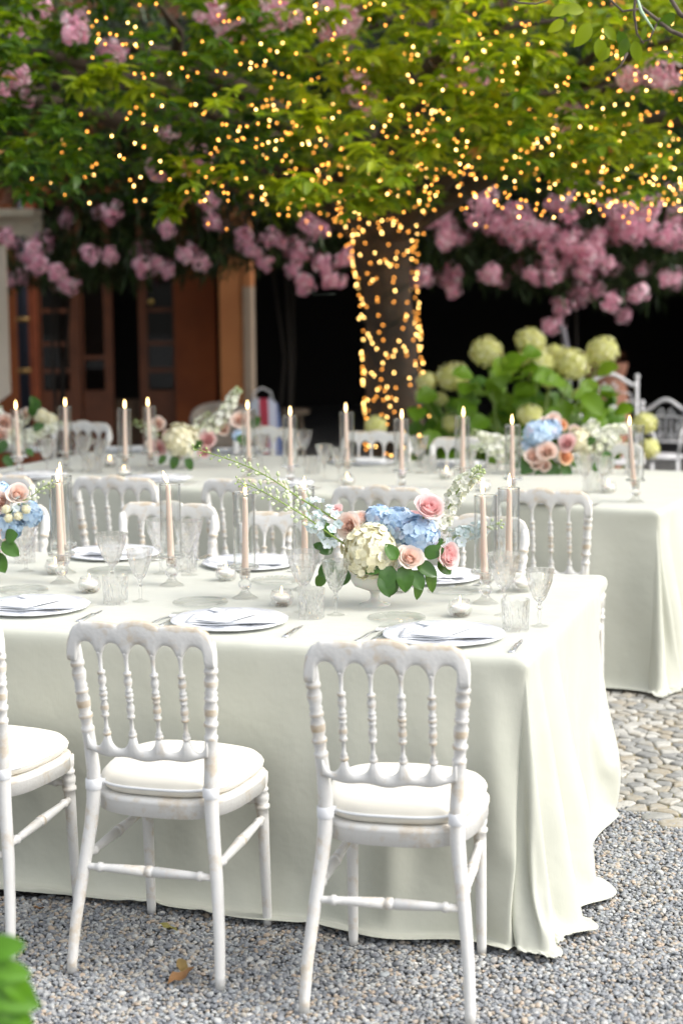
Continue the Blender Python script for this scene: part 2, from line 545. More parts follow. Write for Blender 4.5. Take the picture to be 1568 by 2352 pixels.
def loft_rail(xs, top, bot, yc, th, m=None):
    """solid between two outlines, with rounded arrises"""
    m = m or MB()
    vs, fs = [], []
    prof = [(-1,.0),(-1,.16),(-.72,.0),(.72,.0),(1,.16)]
    n = 8
    for x in xs:
        t, b = top(x), bot(x)
        y = yc(x); h = th/2; e = min(.006, (t-b)*.25)
        ring = [(y-h, b+e), (y-h*.55, b), (y+h*.55, b), (y+h, b+e), (y+h, t-e), (y+h*.55, t), (y-h*.55, t), (y-h, t-e)]
        vs += [(x, a, c) for a, c in ring]
    for i in range(len(xs)-1):
        for k in range(n):
            k2 = (k+1) % n
            fs.append((i*n+k, (i+1)*n+k, (i+1)*n+k2, i*n+k2))
    fs.append(tuple(range(n))); fs.append(tuple((len(xs)-1)*n+k for k in range(n-1, -1, -1)))
    return m.add(vs, fs)
def seat_outline(s=1.0, n=44, dy=0.0):
    pts = []
    for k in range(n):
        a = 2*pi*k/n
        c, q = cos(a), sin(a)
        ex = 0.62
        x = abs(c)**ex*(1 if c > 0 else -1); y = abs(q)**ex*(1 if q > 0 else -1)
        wd = .178 + .032*(y*.5+.5)
        pts.append((x*wd*s, .015+dy + y*.200*s + (.012*cos(x*1.5) if y > .3 else 0)))
    return pts
def make_chair():
    e = empty("chair")
    for s in (-1, 1):
        for mb, nm in ((rear_post(), 'rear_leg'), (front_leg(), 'front_leg')):
            mb.v = [(s*x, y, z) for x, y, z in mb.v]
            if s < 0: mb.f = [tuple(reversed(f)) for f in mb.f]
            mb.build(nm, M_PAINT, e)
    N = 110
    xs = [-.1985 + .397*i/N for i in range(N+1)]
    def ycur(x): return -.228 - .012*(1-(x/.2)**2)
    sp = [-.108, -.036, .036, .108]
    edges = [-.182, -.108, -.036, .036, .108, .182]
    def top(x):
        a = abs(x)
        if a < .055: z = .882 + .016*(max(0, cos(a/.055*pi/2)))**.5
        elif a < .145: z = .884 + .0105*(sin((a-.055)/.09*pi*.62))**.6 - .006*(a-.055)/.09
        elif a < .168: z = .8865 + .005*sin((a-.145)/.023*pi) - .006*(a-.145)/.023
        else: z = .8805 - .052*((a-.168)/.0305)**2.3
        return z
    def bot(x):
        a = abs(x)
        if a >= .172: return .788
        for i in range(5):
            l, r = edges[i], edges[i+1]
            if l <= x <= r:
                l2 = -.172 if i == 0 else l+.009; r2 = .172 if i == 4 else r-.009
                if x <= l2 or x >= r2: return .812
                t = (x-(l2+r2)/2)/((r2-l2)/2)
                return .812 + .027*(max(0, 1-abs(t)**2.1))**.6
        return .812
    def botsafe(x): return min(bot(x), top(x)-.012)
    rl = loft_rail(xs, top, botsafe, ycur, .021)
    for q in range(N): rl.c[q*8+5] = .92; rl.c[q*8+4] = rl.c[q*8+6] = .72; rl.c[q*8+7] = rl.c[q*8] = .52
    r = rl.build("top_rail", M_PAINT, e)
    sub = r.modifiers.new("b", 'SUBSURF'); sub.levels = 1; sub.render_levels = 1
    # lower rail
    def ylow(x): return -.196 - .010*(1-(x/.17)**2)
    le = [-.160, -.108, -.036, .036, .108, .160]
    def ltop(x):
        for i in range(5):
            l, rr = le[i], le[i+1]
            if l <= x <= rr:
                if i == 0: t = (x-l)/(rr-.007-l); return .600 - .030*sin(min(1, max(0, t))*pi)**.55 if x < rr-.007 else .600
                if i == 4: t = (x-l-.007)/(rr-l-.007); return .600 - .030*sin(min(1, max(0, t))*pi)**.55 if x > l+.007 else .600
                if x < l+.007 or x > rr-.007: return .602
                t = (x-(l+rr)/2)/((rr-l)/2-.007)
                return .602 - .034*(max(0, 1-abs(t)**2.2))**.55
        return .6
    def lbot(x): return .545 + .012*(abs(x)/.16)**2 - .003*cos(x/.16*pi*3)
    xs2 = [-.164 + .328*i/90 for i in range(91)]
    loft_rail(xs2, ltop, lbot, ylow, .019).build("lower_rail", M_PAINT, e)
    for x in sp:
        y0, y1 = ylow(x), ycur(x)
        pr = bal_profile(.598, .818, .0108)
        m = MB(); m.tube([(x, y0+(y1-y0)*(z-.598)/.220, z) for r_, z in pr], [r_ for r_, z in pr], 12); worn(m, [r_ for r_, z in pr], 12)
        m.build("spindle", M_PAINT, e)
    # seat frame
    m = MB(); vs, fs = [], []
    rings = [(.96, .392), (1.0, .396), (1.003, .424), (1.015, .428), (1.015, .436), (.99, .441), (.90, .442)]
    n = 44
    for s, z in rings: vs += [(x, y, z) for x, y in seat_outline(s*1.02, n)]
    for j in range(len(rings)-1):
        for k in range(n): fs.append((j*n+k, j*n+(k+1)%n, (j+1)*n+(k+1)%n, (j+1)*n+k))
    fs.append(tuple(range(n-1,-1,-1))); fs.append(tuple((len(rings)-1)*n+k for k in range(n)))
    m.add(vs, fs); m.build("seat_frame", M_PAINT, e)
    # cushion
    m = MB(); vs, fs = [], []
    rings = [(.80, .443), (.94, .445), (.995, .455), (1.0, .463), (.99, .473), (.93, .485), (.80, .493), (.55, .498), (.25, .500), (.02, .5005)]
    for s, z in rings:
        for k, (x, y) in enumerate(seat_outline(s, n)):
            wv = .0035*noise.noise(Vector((x*9, y*9, 2)))*(1 if z > .45 else 0)
            vs.append((x, y, z + wv + .010*max(0, -y/.2)*(.3 if z < .47 else 1)*0.6))
    for j in range(len(rings)-1):
        for k in range(n): fs.append((j*n+k, j*n+(k+1)%n, (j+1)*n+(k+1)%n, (j+1)*n+k))
    fs.append(tuple(range(n-1,-1,-1))); fs.append(tuple((len(rings)-1)*n+k for k in range(n)))
    m.add(vs, fs); cu = m.build("cushion", M_CUSH, e)
    o_ = seat_outline(.998, n)
    back = [(x, y-.0015, .460+.006) for x, y in o_ if y < -.10]
    back.sort(key=lambda p: p[0])
    MB().tube(back, .0035, 6).build("zip", M_STRAP, cu)
    MB().tube([(x, y, .4655) for x, y in o_]+[(o_[0][0], o_[0][1], .4655)], .0022, 6).build("piping", M_CUSH, cu)
    for s in (-1, 1):
        m = MB()
        m.lathe([(.0195,-.014),(.021,-.012),(.021,.012),(.0195,.014)], 16, Matrix.Translation((s*.1605, -.178, .468)), cap=False)
        m.box(-.006, -.0012, -.009, .028, .0012, .009, Matrix.Translation((s*.155, -.160, .466)) @ Matrix.Rotation((pi-.5 if s > 0 else .5), 4, 'Z'))
        m.build("strap", M_STRAP, cu)
    # stretchers
    def stretcher(a, b, nm="stretcher"):
        a, b = Vector(a), Vector(b)
        pr = [(0,.009),(.06,.008),(.10,.0085),(.11,.0115),(.135,.0115),(.145,.0085),(.20,.0095),(.46,.0125),(.47,.009),(.48,.0135),(.52,.0135),(.53,.009),(.54,.0125),(.80,.0095),(.855,.0085),(.865,.0115),(.89,.0115),(.90,.0085),(1,.009)]
        m = MB(); m.tube([a+(b-a)*t for t, r_ in pr], [r_*1.12 for t, r_ in pr], 12); worn(m, [r_ for t, r_ in pr], 12); m.build(nm, M_PAINT, e)
    stretcher((-.181,-.203,.262), (.181,-.203,.262))
    for s in (-1, 1): stretcher((s*.178,-.198,.285), (s*.170,.190,.300))
    stretcher((-.168,.185,.345), (.168,.185,.345))
    for o in list(e.children)+[g for c in e.children for g in c.children]:
        v = np.empty(len(o.data.vertices)*3); o.data.vertices.foreach_get('co', v); v[2::3] *= 1.035
        o.data.vertices.foreach_set('co', v); o.data.update()
    return e
chair0 = make_chair()
def put_chair(p, yaw, label, group, first=[True]):
    if first[0]:
        first[0] = False; c = chair0
        c.location = p; c.rotation_euler = (0, 0, yaw)
    else: c = dup(chair0, p, yaw)
    return tag(c, label, "chair", group)
def chair_by_top(px, py, yaw, label, group):
    """place by where the crest of the back is seen"""
    P = onz(px, py, .928)
    c, s = cos(yaw), sin(yaw)
    dx, dy = 0, -.232
    return put_chair((P.x-(c*dx-s*dy), P.y-(s*dx+c*dy), 0), yaw, label, group)
GA = "white chairs with their backs to the camera at the near table"
put_chair((-.4366, 4.6094, 0), -.2925, "middle white chair with turned spindles at the near table's front, golden wear on its crest", GA)
put_chair((.1482, 4.367, 0), -.2052, "rightmost white chair at the near table's front, whole back and seat in view", GA)
put_chair((-.990, 4.80, 0), -.31, "front row white chair cut off by the left edge, seat and one post in view", GA)
GB = "white chairs facing the camera at the near table"
chair_by_top(388, 1150, pi-.28, "white chair across the near table, seen behind the tall candle between two pairs of goblets", GB)
chair_by_top(672, 1172, pi-.28, "white chair across the near table, behind the long bud stems", GB)
chair_by_top(1087, 1180, pi-.26, "white chair across the near table, behind the pink rose and twin candles", GB)
chair_by_top(5, 1150, pi-.30, "white chair across the near table, behind the blue flowers at the left edge", GB)
GC = "white chairs with their backs to the camera at the far table"
chair_by_top(262, 1091, -.33, "white chair of the far table between the two leftmost chimney candles of the near table", GC)
chair_by_top(563, 1097, -.33, "white chair of the far table behind the candle with the green tinted foot", GC)
chair_by_top(868, 1113, -.33, "white chair of the far table right above the blush roses", GC)
chair_by_top(1243, 1120, -.30, "white chair of the far table with cream seat showing beside the sage corner", GC)
chair_by_top(-18, 1085, -.33, "white chair of the far table cut by the left edge, only its crest in view", GC)
GD = "white chairs on the garden side of the far table"
chair_by_top(188, 966, pi-.42, "white chair beyond the far table, behind the left goblets", GD)
chair_by_top(612, 978, pi-.42, "white chair beyond the far table, in front of the striped bag", GD)
chair_by_top(866, 988, pi-.40, "white chair beyond the far table, in front of the lit tree trunk", GD)
chair_by_top(1072, 1002, pi-.40, "white chair beyond the far table, in front of the green leaves of the hydrangea", GD)
chair_by_top(1390, 1012, pi-.42, "white chair beyond the far table, beside the right bouquet", GD)
# ------------------------------------------------------------------ ground
def ground_mat():
    m, n, p, out = mat("gravel_bed")
    tc = n.nodes.new("ShaderNodeTexCoord")
    v = n.nodes.new("ShaderNodeTexVoronoi"); v.inputs['Scale'].default_value = 75
    n.links.new(tc.outputs['Object'], v.inputs['Vector'])
    r = ramp(n, v.outputs['Color'], [(0.1, (0.10, 0.105, 0.11)), (0.45, (0.20, 0.205, 0.21)), (0.7, (0.27, 0.25, 0.22)), (0.95, (0.38, 0.37, 0.35))])
    d = ramp(n, v.outputs['Distance'], [(0.25, (1, 1, 1)), (0.6, (0.18, 0.18, 0.18))])
    mx = node(n, "ShaderNodeMix", data_type='RGBA', blend_type='MULTIPLY'); mx.inputs[0].default_value = 1
    n.links.new(r.outputs[0], mx.inputs[6]); n.links.new(d.outputs[0], mx.inputs[7])
    n.links.new(mx.outputs[2], p.inputs['Base Color'])
    p.inputs['Roughness'].default_value = 0.8
    inv = node(n, "ShaderNodeMath", operation='SUBTRACT'); inv.inputs[0].default_value = 1
    n.links.new(v.outputs['Distance'], inv.inputs[1]); bump(n, p, inv.outputs[0], 0.9, 0.01)
    return m
g = MB().add([(-60,-15,-.012),(60,-15,-.012),(60,90,-.012),(-60,90,-.012)], [(0,1,2,3)]).build("ground", ground_mat())
tag(g, kind='structure')

# gravel: loose rounded pebbles
def edge_Y(x): return 5.84 - 0.85*(min(max(x, .6), 1.5)-.83) + 0.03*sin(x*9)          # where the cobbles begin
def under_table(x, y, T, L, m=-0.05):
    dx, dy = x-T['o'][0], y-T['o'][1]
    c, s = cos(T['yaw']), sin(T['yaw'])
    lx, ly = c*dx+s*dy, -s*dx+c*dy
    return -L < lx < m and -m < ly < T['d']+m
rg = np.random.default_rng(5)
sp_ = 0.0113
pts = []
for j in range(int((6.6-3.7)/sp_)):
    y = 3.7 + j*sp_
    lim = y*0.205 + 0.12
    for i in range(int(-lim/sp_), int(lim/sp_)):
        x = (i + .5*(j % 2))*sp_
        if y > 5.0 and x < 0.3: continue
        if x > 0.2 and y > edge_Y(x)+.05: continue
        if under_table(x, y, T1, 2.6, -.12): continue
        pts.append((x, y))
pts = np.array(pts)
npt = len(pts)
pts = pts + rg.uniform(-.0045, .0045, pts.shape)
pz = np.array([0.005*noise.noise(Vector((a*3, b*3, 0))) for a, b in pts[::1]])
z = -.0065 + pz + rg.uniform(-.0025, .003, npt)
# extra stones lying on top
k = rg.choice(npt, npt//5, replace=False)
pts = np.vstack([pts, pts[k]+rg.uniform(-.006, .006, (len(k), 2))]); z = np.concatenate([z, z[k]+.0045])
npt = len(pts)
me = bpy.data.meshes.new("gravel")
me.vertices.add(npt)
me.vertices.foreach_set('co', np.column_stack([pts, z]).astype(np.float32).ravel())
def attr(nm, ty, arr):
    a_ = me.attributes.new(nm, ty, 'POINT')
    a_.data.foreach_set('vector' if ty == 'FLOAT_VECTOR' else 'value', np.ascontiguousarray(arr, dtype=np.float32).ravel())
base = rg.uniform(.0048, .0088, npt)*(1+.35*(rg.random(npt) > .93))
attr("scl", 'FLOAT_VECTOR', np.column_stack([base*rg.uniform(.9, 1.25, npt), base*rg.uniform(.72, .98, npt), base*rg.uniform(.5, .75, npt)]))
attr("rot", 'FLOAT_VECTOR', np.column_stack([rg.normal(0, .30, npt), rg.normal(0, .30, npt), rg.uniform(0, 6.28, npt)]))
attr("tone", 'FLOAT', rg.random(npt))
def pebble_mat():
    m, n, p, out = mat("pebbles")
    a = n.nodes.new("ShaderNodeAttribute"); a.attribute_name = "tone"; a.attribute_type = 'INSTANCER'
    t = noise_n(n, 160, 3)
    ad = node(n, "ShaderNodeMath", operation='MULTIPLY_ADD'); ad.inputs[1].default_value = .10
    n.links.new(t.outputs[0], ad.inputs[0]); n.links.new(a.outputs['Fac'], ad.inputs[2])
    r = ramp(n, ad.outputs[0], [(0.0, (0.15, 0.155, 0.165)), (0.20, (0.20, 0.21, 0.225)), (0.42, (0.26, 0.275, 0.29)), (0.60, (0.33, 0.33, 0.325)), (0.74, (0.38, 0.34, 0.275)), (0.84, (0.42, 0.33, 0.25)), (0.90, (0.29, 0.32, 0.335)), (1.0, (0.46, 0.46, 0.44))])
    n.links.new(r.outputs[0], p.inputs['Base Color']); p.inputs['Roughness'].default_value = 0.62
    return m
M_PEB = pebble_mat()
gr = bpy.data.objects.new("gravel", me); C.objects.link(gr); tag(gr, kind='stuff', label="grey and tan pebbles of the gravel yard under the front chairs", cat="gravel")
ng = bpy.data.node_groups.new("pebbles", 'GeometryNodeTree')
ng.interface.new_socket("Geometry", in_out='INPUT', socket_type='NodeSocketGeometry')
ng.interface.new_socket("Geometry", in_out='OUTPUT', socket_type='NodeSocketGeometry')
N = ng.nodes; L = ng.links
gi, go = N.new("NodeGroupInput"), N.new("NodeGroupOutput")
ico = N.new("GeometryNodeMeshIcoSphere"); ico.inputs['Subdivisions'].default_value = 2; ico.inputs['Radius'].default_value = 1
nz = N.new("ShaderNodeTexNoise"); nz.inputs['Scale'].default_value = 0.9
sub_ = N.new("ShaderNodeVectorMath"); sub_.operation = 'SUBTRACT'; sub_.inputs[1].default_value = (.5, .5, .5)
sc_ = N.new("ShaderNodeVectorMath"); sc_.operation = 'SCALE'; sc_.inputs['Scale'].default_value = 0.9
sp2 = N.new("GeometryNodeSetPosition")
L.new(nz.outputs['Color'], sub_.inputs[0]); L.new(sub_.outputs[0], sc_.inputs[0]); L.new(sc_.outputs[0], sp2.inputs['Offset']); L.new(ico.outputs[0], sp2.inputs[0])
ssm = N.new("GeometryNodeSetShadeSmooth"); L.new(sp2.outputs[0], ssm.inputs[0])
sm = N.new("GeometryNodeSetMaterial"); sm.inputs['Material'].default_value = M_PEB; L.new(ssm.outputs[0], sm.inputs[0])
iop = N.new("GeometryNodeInstanceOnPoints")
def na(nm):
    a_ = N.new("GeometryNodeInputNamedAttribute"); a_.data_type = 'FLOAT_VECTOR'; a_.inputs[0].default_value = nm; return a_.outputs[0]
L.new(gi.outputs[0], iop.inputs['Points']); L.new(sm.outputs[0], iop.inputs['Instance'])
e2r = N.new("FunctionNodeEulerToRotation"); L.new(na("rot"), e2r.inputs[0]); L.new(e2r.outputs[0], iop.inputs['Rotation'])
L.new(na("scl"), iop.inputs['Scale']); L.new(iop.outputs[0], go.inputs[0])
gm = gr.modifiers.new("pebbles", 'NODES'); gm.node_group = ng

# cobbles: every stone its own irregular dome set in sandy joints
def joint_mat():
    m, n, p, out = mat("sandy_joint")
    t = noise_n(n, 5, 5); t2 = noise_n(n, 120, 3)
    r = ramp(n, t.outputs[0], [(0.3, (0.20, 0.17, 0.11)), (0.5, (0.30, 0.25, 0.14)), (0.62, (0.22, 0.21, 0.07)), (0.75, (0.33, 0.29, 0.20))])
    n.links.new(r.outputs[0], p.inputs['Base Color']); p.inputs['Roughness'].default_value = 0.95
    bump(n, p, t2.outputs[0], 0.8, 0.01); return m
cp = []
xs_ = [0.3 + 3.2*i/30 for i in range(31)]
vs = [(x, edge_Y(x), -.006) for x in xs_] + [(x, 11.0, -.006) for x in xs_]
path = MB().add(vs, [(i, i+1, 32+i, 31+i) for i in range(30)]).build("path", joint_mat())
tag(path, kind='structure')
M_STONE = tone_mat("cobble_stone", [(0, (0.17, 0.175, 0.17)), (.3, (0.25, 0.25, 0.235)), (.6, (0.32, 0.315, 0.285)), (.8, (0.31, 0.27, 0.20)), (1, (0.43, 0.42, 0.38))], 0.8, bmp=0.9, bscale=45, var=.4)
S = []
cs = 0.060
for j in range(54):
    for i in range(36):
        x = .62 + (i+.5*(j % 2))*cs*1.05 + rg.uniform(-.030, .030); y = 5.20 + j*cs*.86 + rg.uniform(-.026, .026)
        if y < edge_Y(x)+.03 or x > y*.212+.12: continue
        if under_table(x, y, T1, 2.6, .03) or under_table(x, y, T2, 3.6, 0): continue
        S.append((x, y))
def cell(k):
    cx, cy = S[k]
    poly = [(cx-.075, cy-.06), (cx+.075, cy-.06), (cx+.075, cy+.06), (cx-.075, cy+.06)]
    for q, (x, y) in enumerate(S):
        if q == k or abs(x-cx) > .2 or abs(y-cy) > .2: continue
        mx, my, nx, ny = (x+cx)/2, (y+cy)/2, x-cx, y-cy
        out = []
        for a in range(len(poly)):
            p, r_ = poly[a], poly[(a+1) % len(poly)]
            dp = (p[0]-mx)*nx+(p[1]-my)*ny; dr = (r_[0]-mx)*nx+(r_[1]-my)*ny
            if dp <= 0: out.append(p)
            if dp*dr < 0:
                t = dp/(dp-dr); out.append((p[0]+(r_[0]-p[0])*t, p[1]+(r_[1]-p[1])*t))
        poly = out
        if len(poly) < 3: return None
    return poly
rest = MB(); cnt = 0
order = sorted(range(len(S)), key=lambda k: S[k][1])
for k in order:
    po = cell(k)
    if not po: continue
    cx = sum(p[0] for p in po)/len(po); cy = sum(p[1] for p in po)/len(po)
    # resample with rounded corners
    ring = []
    for a in range(len(po)):
        p, q = po[a], po[(a+1) % len(po)]
        ring.append(((p[0]*.86+q[0]*.14), (p[1]*.86+q[1]*.14))); ring.append(((p[0]*.14+q[0]*.86), (p[1]*.14+q[1]*.86)))
    n = len(ring)
    jit = [1+rg.uniform(-.06, .04) for _ in ring]
    hh = rg.uniform(.004, .011); tl_ = rg.uniform(-.09, .09, 2)
    vs = []
    for s, z_ in ((.92, -.012), (.91, .15*hh), (.85, .8*hh), (.64, hh), (.32, hh*1.02)):
        for (x, y), jt in zip(ring, jit):
            X, Y = (x-cx)*s*jt, (y-cy)*s*jt
            vs.append((X, Y, z_ + (tl_[0]*X+tl_[1]*Y if z_ > 0 else 0) + (rg.uniform(-.0015, .0015) if z_ > 0 else 0)))
    vs.append((0, 0, hh*1.08))
    fs = [(j*n+a, j*n+(a+1) % n, (j+1)*n+(a+1) % n, (j+1)*n+a) for j in range(4) for a in range(n)] + [(4*n+a, 4*n+(a+1) % n, 5*n) for a in range(n)]
    if cnt < 300:
        o = MB(); o.cur = float(rg.random()); o.add(vs, fs); o.build("cobble_stone", M_STONE, path, loc=(cx, cy, -.004))
    else:
        rest.cur = float(rg.random()); rest.add([(a+cx, b+cy, c-.004) for a, b, c in vs], fs)
    cnt += 1
if rest.v: tag(rest.build("cobble_stone", M_STONE, path), kind='stuff')

# dead leaves on the gravel
M_DRY = tone_mat("dry_leaf", [(0, (0.16, 0.08, 0.03)), (.5, (0.25, 0.13, 0.05)), (1, (0.20, 0.19, 0.05))], 0.7)
def leaf_grid(L, Wd, fold=.25, droop=.3, nl=5, curl=0.0, tip=1.0, twist=0.0):
    """pointed oval leaf along +Y from the origin, folded along the midrib"""
    vs, fs = [], []
    for j in range(nl+1):
        t = j/nl
        wd = Wd/2*(sin(pi*min(1, t**.85))**.75)*(1 if t < 1 else 0)
        if j == nl: wd = 0
        y = L*(t - .12*droop*t*t); z = -droop*L*t*t*.6
        for s in (-1, 0, 1):
            vs.append((s*wd*cos(fold), y, z + abs(s)*wd*sin(fold) + curl*wd*sin(t*9+s)))
    for j in range(nl):
        for s in (0, 1):
            a = j*3+s; fs.append((a, a+1, a+4, a+3))
    return vs, fs
for (px, py, sz, rz, tn) in ((408, 2140, .055, 1.2, .95), (385, 2262, .085, -.9, .4), (425, 2242, .07, .3, .7), (105, 2088, .035, 2, .2), (645, 2098, .03, .5, .1)):
    P = onz(px, py, .006)
    mb = MB(); mb.cur = tn; mb.add(*leaf_grid(sz, sz*.5, .5, -.3, 6, .4))
    o = mb.build("fallen_leaf", M_DRY, loc=P); o.rotation_euler = (.1, 0, rz)
    tag(o, {408: "curled olive brown fallen leaf on gravel near the middle chair's front legs", 385: "long rust brown fallen leaf on gravel between the middle chair's rear feet", 425: "crumpled green brown fallen leaf just above the rust brown one", 105: "small brown leaf on gravel left of the middle chair's left foot", 645: "small red brown leaf on gravel at the cloth hem between the chairs"}[px], "fallen leaf", "fallen leaves on the gravel")
# ------------------------------------------------------------------ tableware
TZ = TH + 0.0135        # top surface of the cloth
def cutlathe(m, prof, n, f=None, T=None):
    vs, fs = [], []
    for j, (r, z) in enumerate(prof):
        for k in range(n):
            a = 2*pi*k/n
            rr = r + (f(a, z, r) if f else 0)
            vs.append((rr*cos(a), rr*sin(a), z))
    for j in range(len(prof)-1):
        for k in range(n):
            k2 = (k+1) % n
            fs.append((j*n+k, j*n+k2, (j+1)*n+k2, (j+1)*n+k))
    fs.append(tuple(range(n-1, -1, -1))); fs.append(tuple((len(prof)-1)*n+k for k in range(n)))
    return m.add(vs, fs, None, T)
def goblet(h, rb):
    """footed cut crystal glass: foot, knopped stem, flared bowl; outer then inner skin"""
    m = MB()
    s = h/.19
    zb = .085*s
    out = [(.001, .0), (.032*s, .0), (.034*s, .0015), (.030*s, .0035), (.012*s, .008*s), (.006*s, .014*s), (.0048*s, .028*s), (.0065*s, .045*s), (.0060*s, .052*s), (.0045*s, .057*s), (.0095*s, .063*s), (.0095*s, .068*s), (.005*s, .073*s), (.0075*s, .079*s)]
    H = h - zb
    NB = 16
    bowl = []
    for i in range(NB+1):
        t = i/NB
        r = rb*(.20+.66*min(1, (t*1.55))**.62*(1 if t*1.55 < 1 else 1) + .14*max(0, (t-.55)/.45)**1.5)
        bowl.append((r, zb+H*t))
    inner = [(r-.0022, z) for r, z in reversed(bowl)]
    inner = [(max(.001, r), z) for r, z in inner if z > zb+.012] + [(.001, zb+.010)]
    def f(a, z, r):
        if z < zb or r < .006: return 0
        t = (z-zb)/H
        if t > .80: return 0
        u = a/(2*pi)*12; v = t*5.5
        d = min(abs((u+v) % 1-.5), abs((u-v) % 1-.5))
        cut = -.0030*max(0, 1-d*5) if t < .5 else 0
        fl = -.0026*max(0, 1-abs((u % 1)-.5)*4)*max(0, 1-abs(t-.55)/.27)
        return (cut+fl)
    m1 = MB(); cutlathe(m1, out+bowl, 48, f)
    # join outer to inner rim
    cutlathe(m1, [bowl[-1], (bowl[-1][0]-.0011, bowl[-1][1]+.0006), (bowl[-1][0]-.0022, bowl[-1][1])], 48)
    del m1.f[-2:], m1.c[-2:], m1.m[-2:]
    cutlathe(m1, inner, 48)
    m1.f.pop(-2); m1.c.pop(); m1.m.pop()
    return m1
def tumbler_mb(h=.092, r=.041):
    prof = [(r*.80, 0), (r*.90, .003)] + [(r*(.93+.07*t/10), .004+(h-.004)*t/10) for t in range(11)]
    inner = [(r-.0035, h)] + [(r*(.93+.07*t/6)-.005, .014+(h-.014)*t/6) for t in range(5, -1, -1)] + [(.001, .013)]
    def f(a, z, r_):
        u = a/(2*pi)*8; v = z/h*3
        if z < .004 or z > h*.82: return 0
        d = min(abs((u+v) % 1-.5), abs((u-v) % 1-.5))
        return -.0036*max(0, 1-d*4.2)
    m = MB(); cutlathe(m, prof+inner, 48, f)
    return m
ME_GOB = goblet(.188, .051).mesh("goblet", M_CRYST, False)
ME_WINE = goblet(.168, .0425).mesh("wine_glass", M_CRYST, False)
ME_TUM = tumbler_mb().mesh("tumbler", M_CRYST, False)

def plate_me(R, mat_, rise=.016, scal=0.018, well=.62):
    m = MB(); n = 72
    prof = [(R*.50, .000), (R*.56, .000), (R*.60, .004), (R*.98, rise-.003), (R, rise), (R*.985, rise+.0025), (R*.80, rise-.002), (R*well, .0075), (R*.5, .006), (.001, .006)]
    vs, fs = [], []
    for r, z in prof:
        for k in range(n):
            a = 2*pi*k/n
            e = scal*max(0, (r/R-.6)/.4)*(abs(cos(a*6))**.6-.5)
            rel = (.0010*sin(a*30)*sin(r/R*40) if .7 < r/R < .97 and z > .006 else 0)
            vs.append((r*(1+e)*cos(a), r*(1+e)*sin(a), z+rel))
    for j in range(len(prof)-1):
        for k in range(n): fs.append((j*n+k, j*n+(k+1) % n, (j+1)*n+(k+1) % n, (j+1)*n+k))
    fs.append(tuple(range(n-1, -1, -1)))
    return m.add(vs, fs).mesh("charger_plate", mat_)
mp_, n_, p_, _ = mat("embossed_porcelain")
p_.inputs['Base Color'].default_value = (.78, .80, .84, 1); p_.inputs['Roughness'].default_value = .12
tc_ = n_.nodes.new("ShaderNodeTexCoord"); vo_ = n_.nodes.new("ShaderNodeTexVoronoi"); vo_.inputs['Scale'].default_value = 70; vo_.feature = 'SMOOTH_F1'
n_.links.new(tc_.outputs['Object'], vo_.inputs['Vector']); bump(n_, p_, vo_.outputs['Distance'], .5, .003)
ME_CHARGER = plate_me(.171, mp_)
ME_BREAD = plate_me(.086, M_THINP, .010, 0.006).copy(); ME_BREAD.name = "bread_plate"

def napkin_me():
    m = MB()
    for layer in range(3):
        vs, fs = [], []
        nx, ny = 16, 5
        for j in range(ny+1):
            for i in range(nx+1):
                x = -.135+.27*i/nx; y = -.050+.10*j/ny - layer*.004
                z = .0075 + layer*.0032 + .006*noise.noise(Vector((x*12, y*10, layer*.4))) + .030*max(0, abs(x)-.07)*1.3
                vs.append((x, y + .01*sin(x*14+layer), z))
        n0 = len(vs)
        vs += [(x, y, z+.0022) for x, y, z in vs]
        q = lambda a, b: b*(nx+1)+a
        for j in range(ny):
            for i in range(nx):
                fs.append((q(i,j), q(i,j+1), q(i+1,j+1), q(i+1,j)))
                fs.append((n0+q(i,j), n0+q(i+1,j), n0+q(i+1,j+1), n0+q(i,j+1)))
        for i in range(nx):
            fs.append((q(i,0), q(i+1,0), n0+q(i+1,0), n0+q(i,0))); fs.append((q(i+1,ny), q(i,ny), n0+q(i,ny), n0+q(i+1,ny)))
        for j in range(ny):
            fs.append((q(0,j+1), q(0,j), n0+q(0,j), n0+q(0,j+1))); fs.append((q(nx,j), q(nx,j+1), n0+q(nx,j+1), n0+q(nx,j)))
        m.add(vs, fs)
    return m.mesh("napkin", M_NAPK)
ME_NAP = napkin_me()
def card_mesh(w_, d_, th=.0008, mats=(M_PAPER,), lines=0, crest=False):
    m = MB(); nx = 8
    vs = []
    for s in (0, 1):
        for j in (0, 1):
            for i in range(nx+1):
                x = -w_/2+w_*i/nx
                vs.append((x, -d_/2+d_*j, s*th + .05*x*x/w_*w_))
    n = nx+1; fs = []
    for i in range(nx):
        fs += [(i, n+i, n+i+1, i+1), (2*n+i, 2*n+i+1, 3*n+i+1, 3*n+i), (i, i+1, 2*n+i+1, 2*n+i), (n+i+1, n+i, 3*n+i, 3*n+i+1)]
    fs += [(n, 0, 2*n, 3*n), (nx, n+nx, 3*n+nx, 2*n+nx)]
    m.add(vs, fs)
    return m
ME_CARD = card_mesh(.125, .170).mesh("menu_card", M_PAPER)
pr_ = MB(); rr_ = random.Random(4)
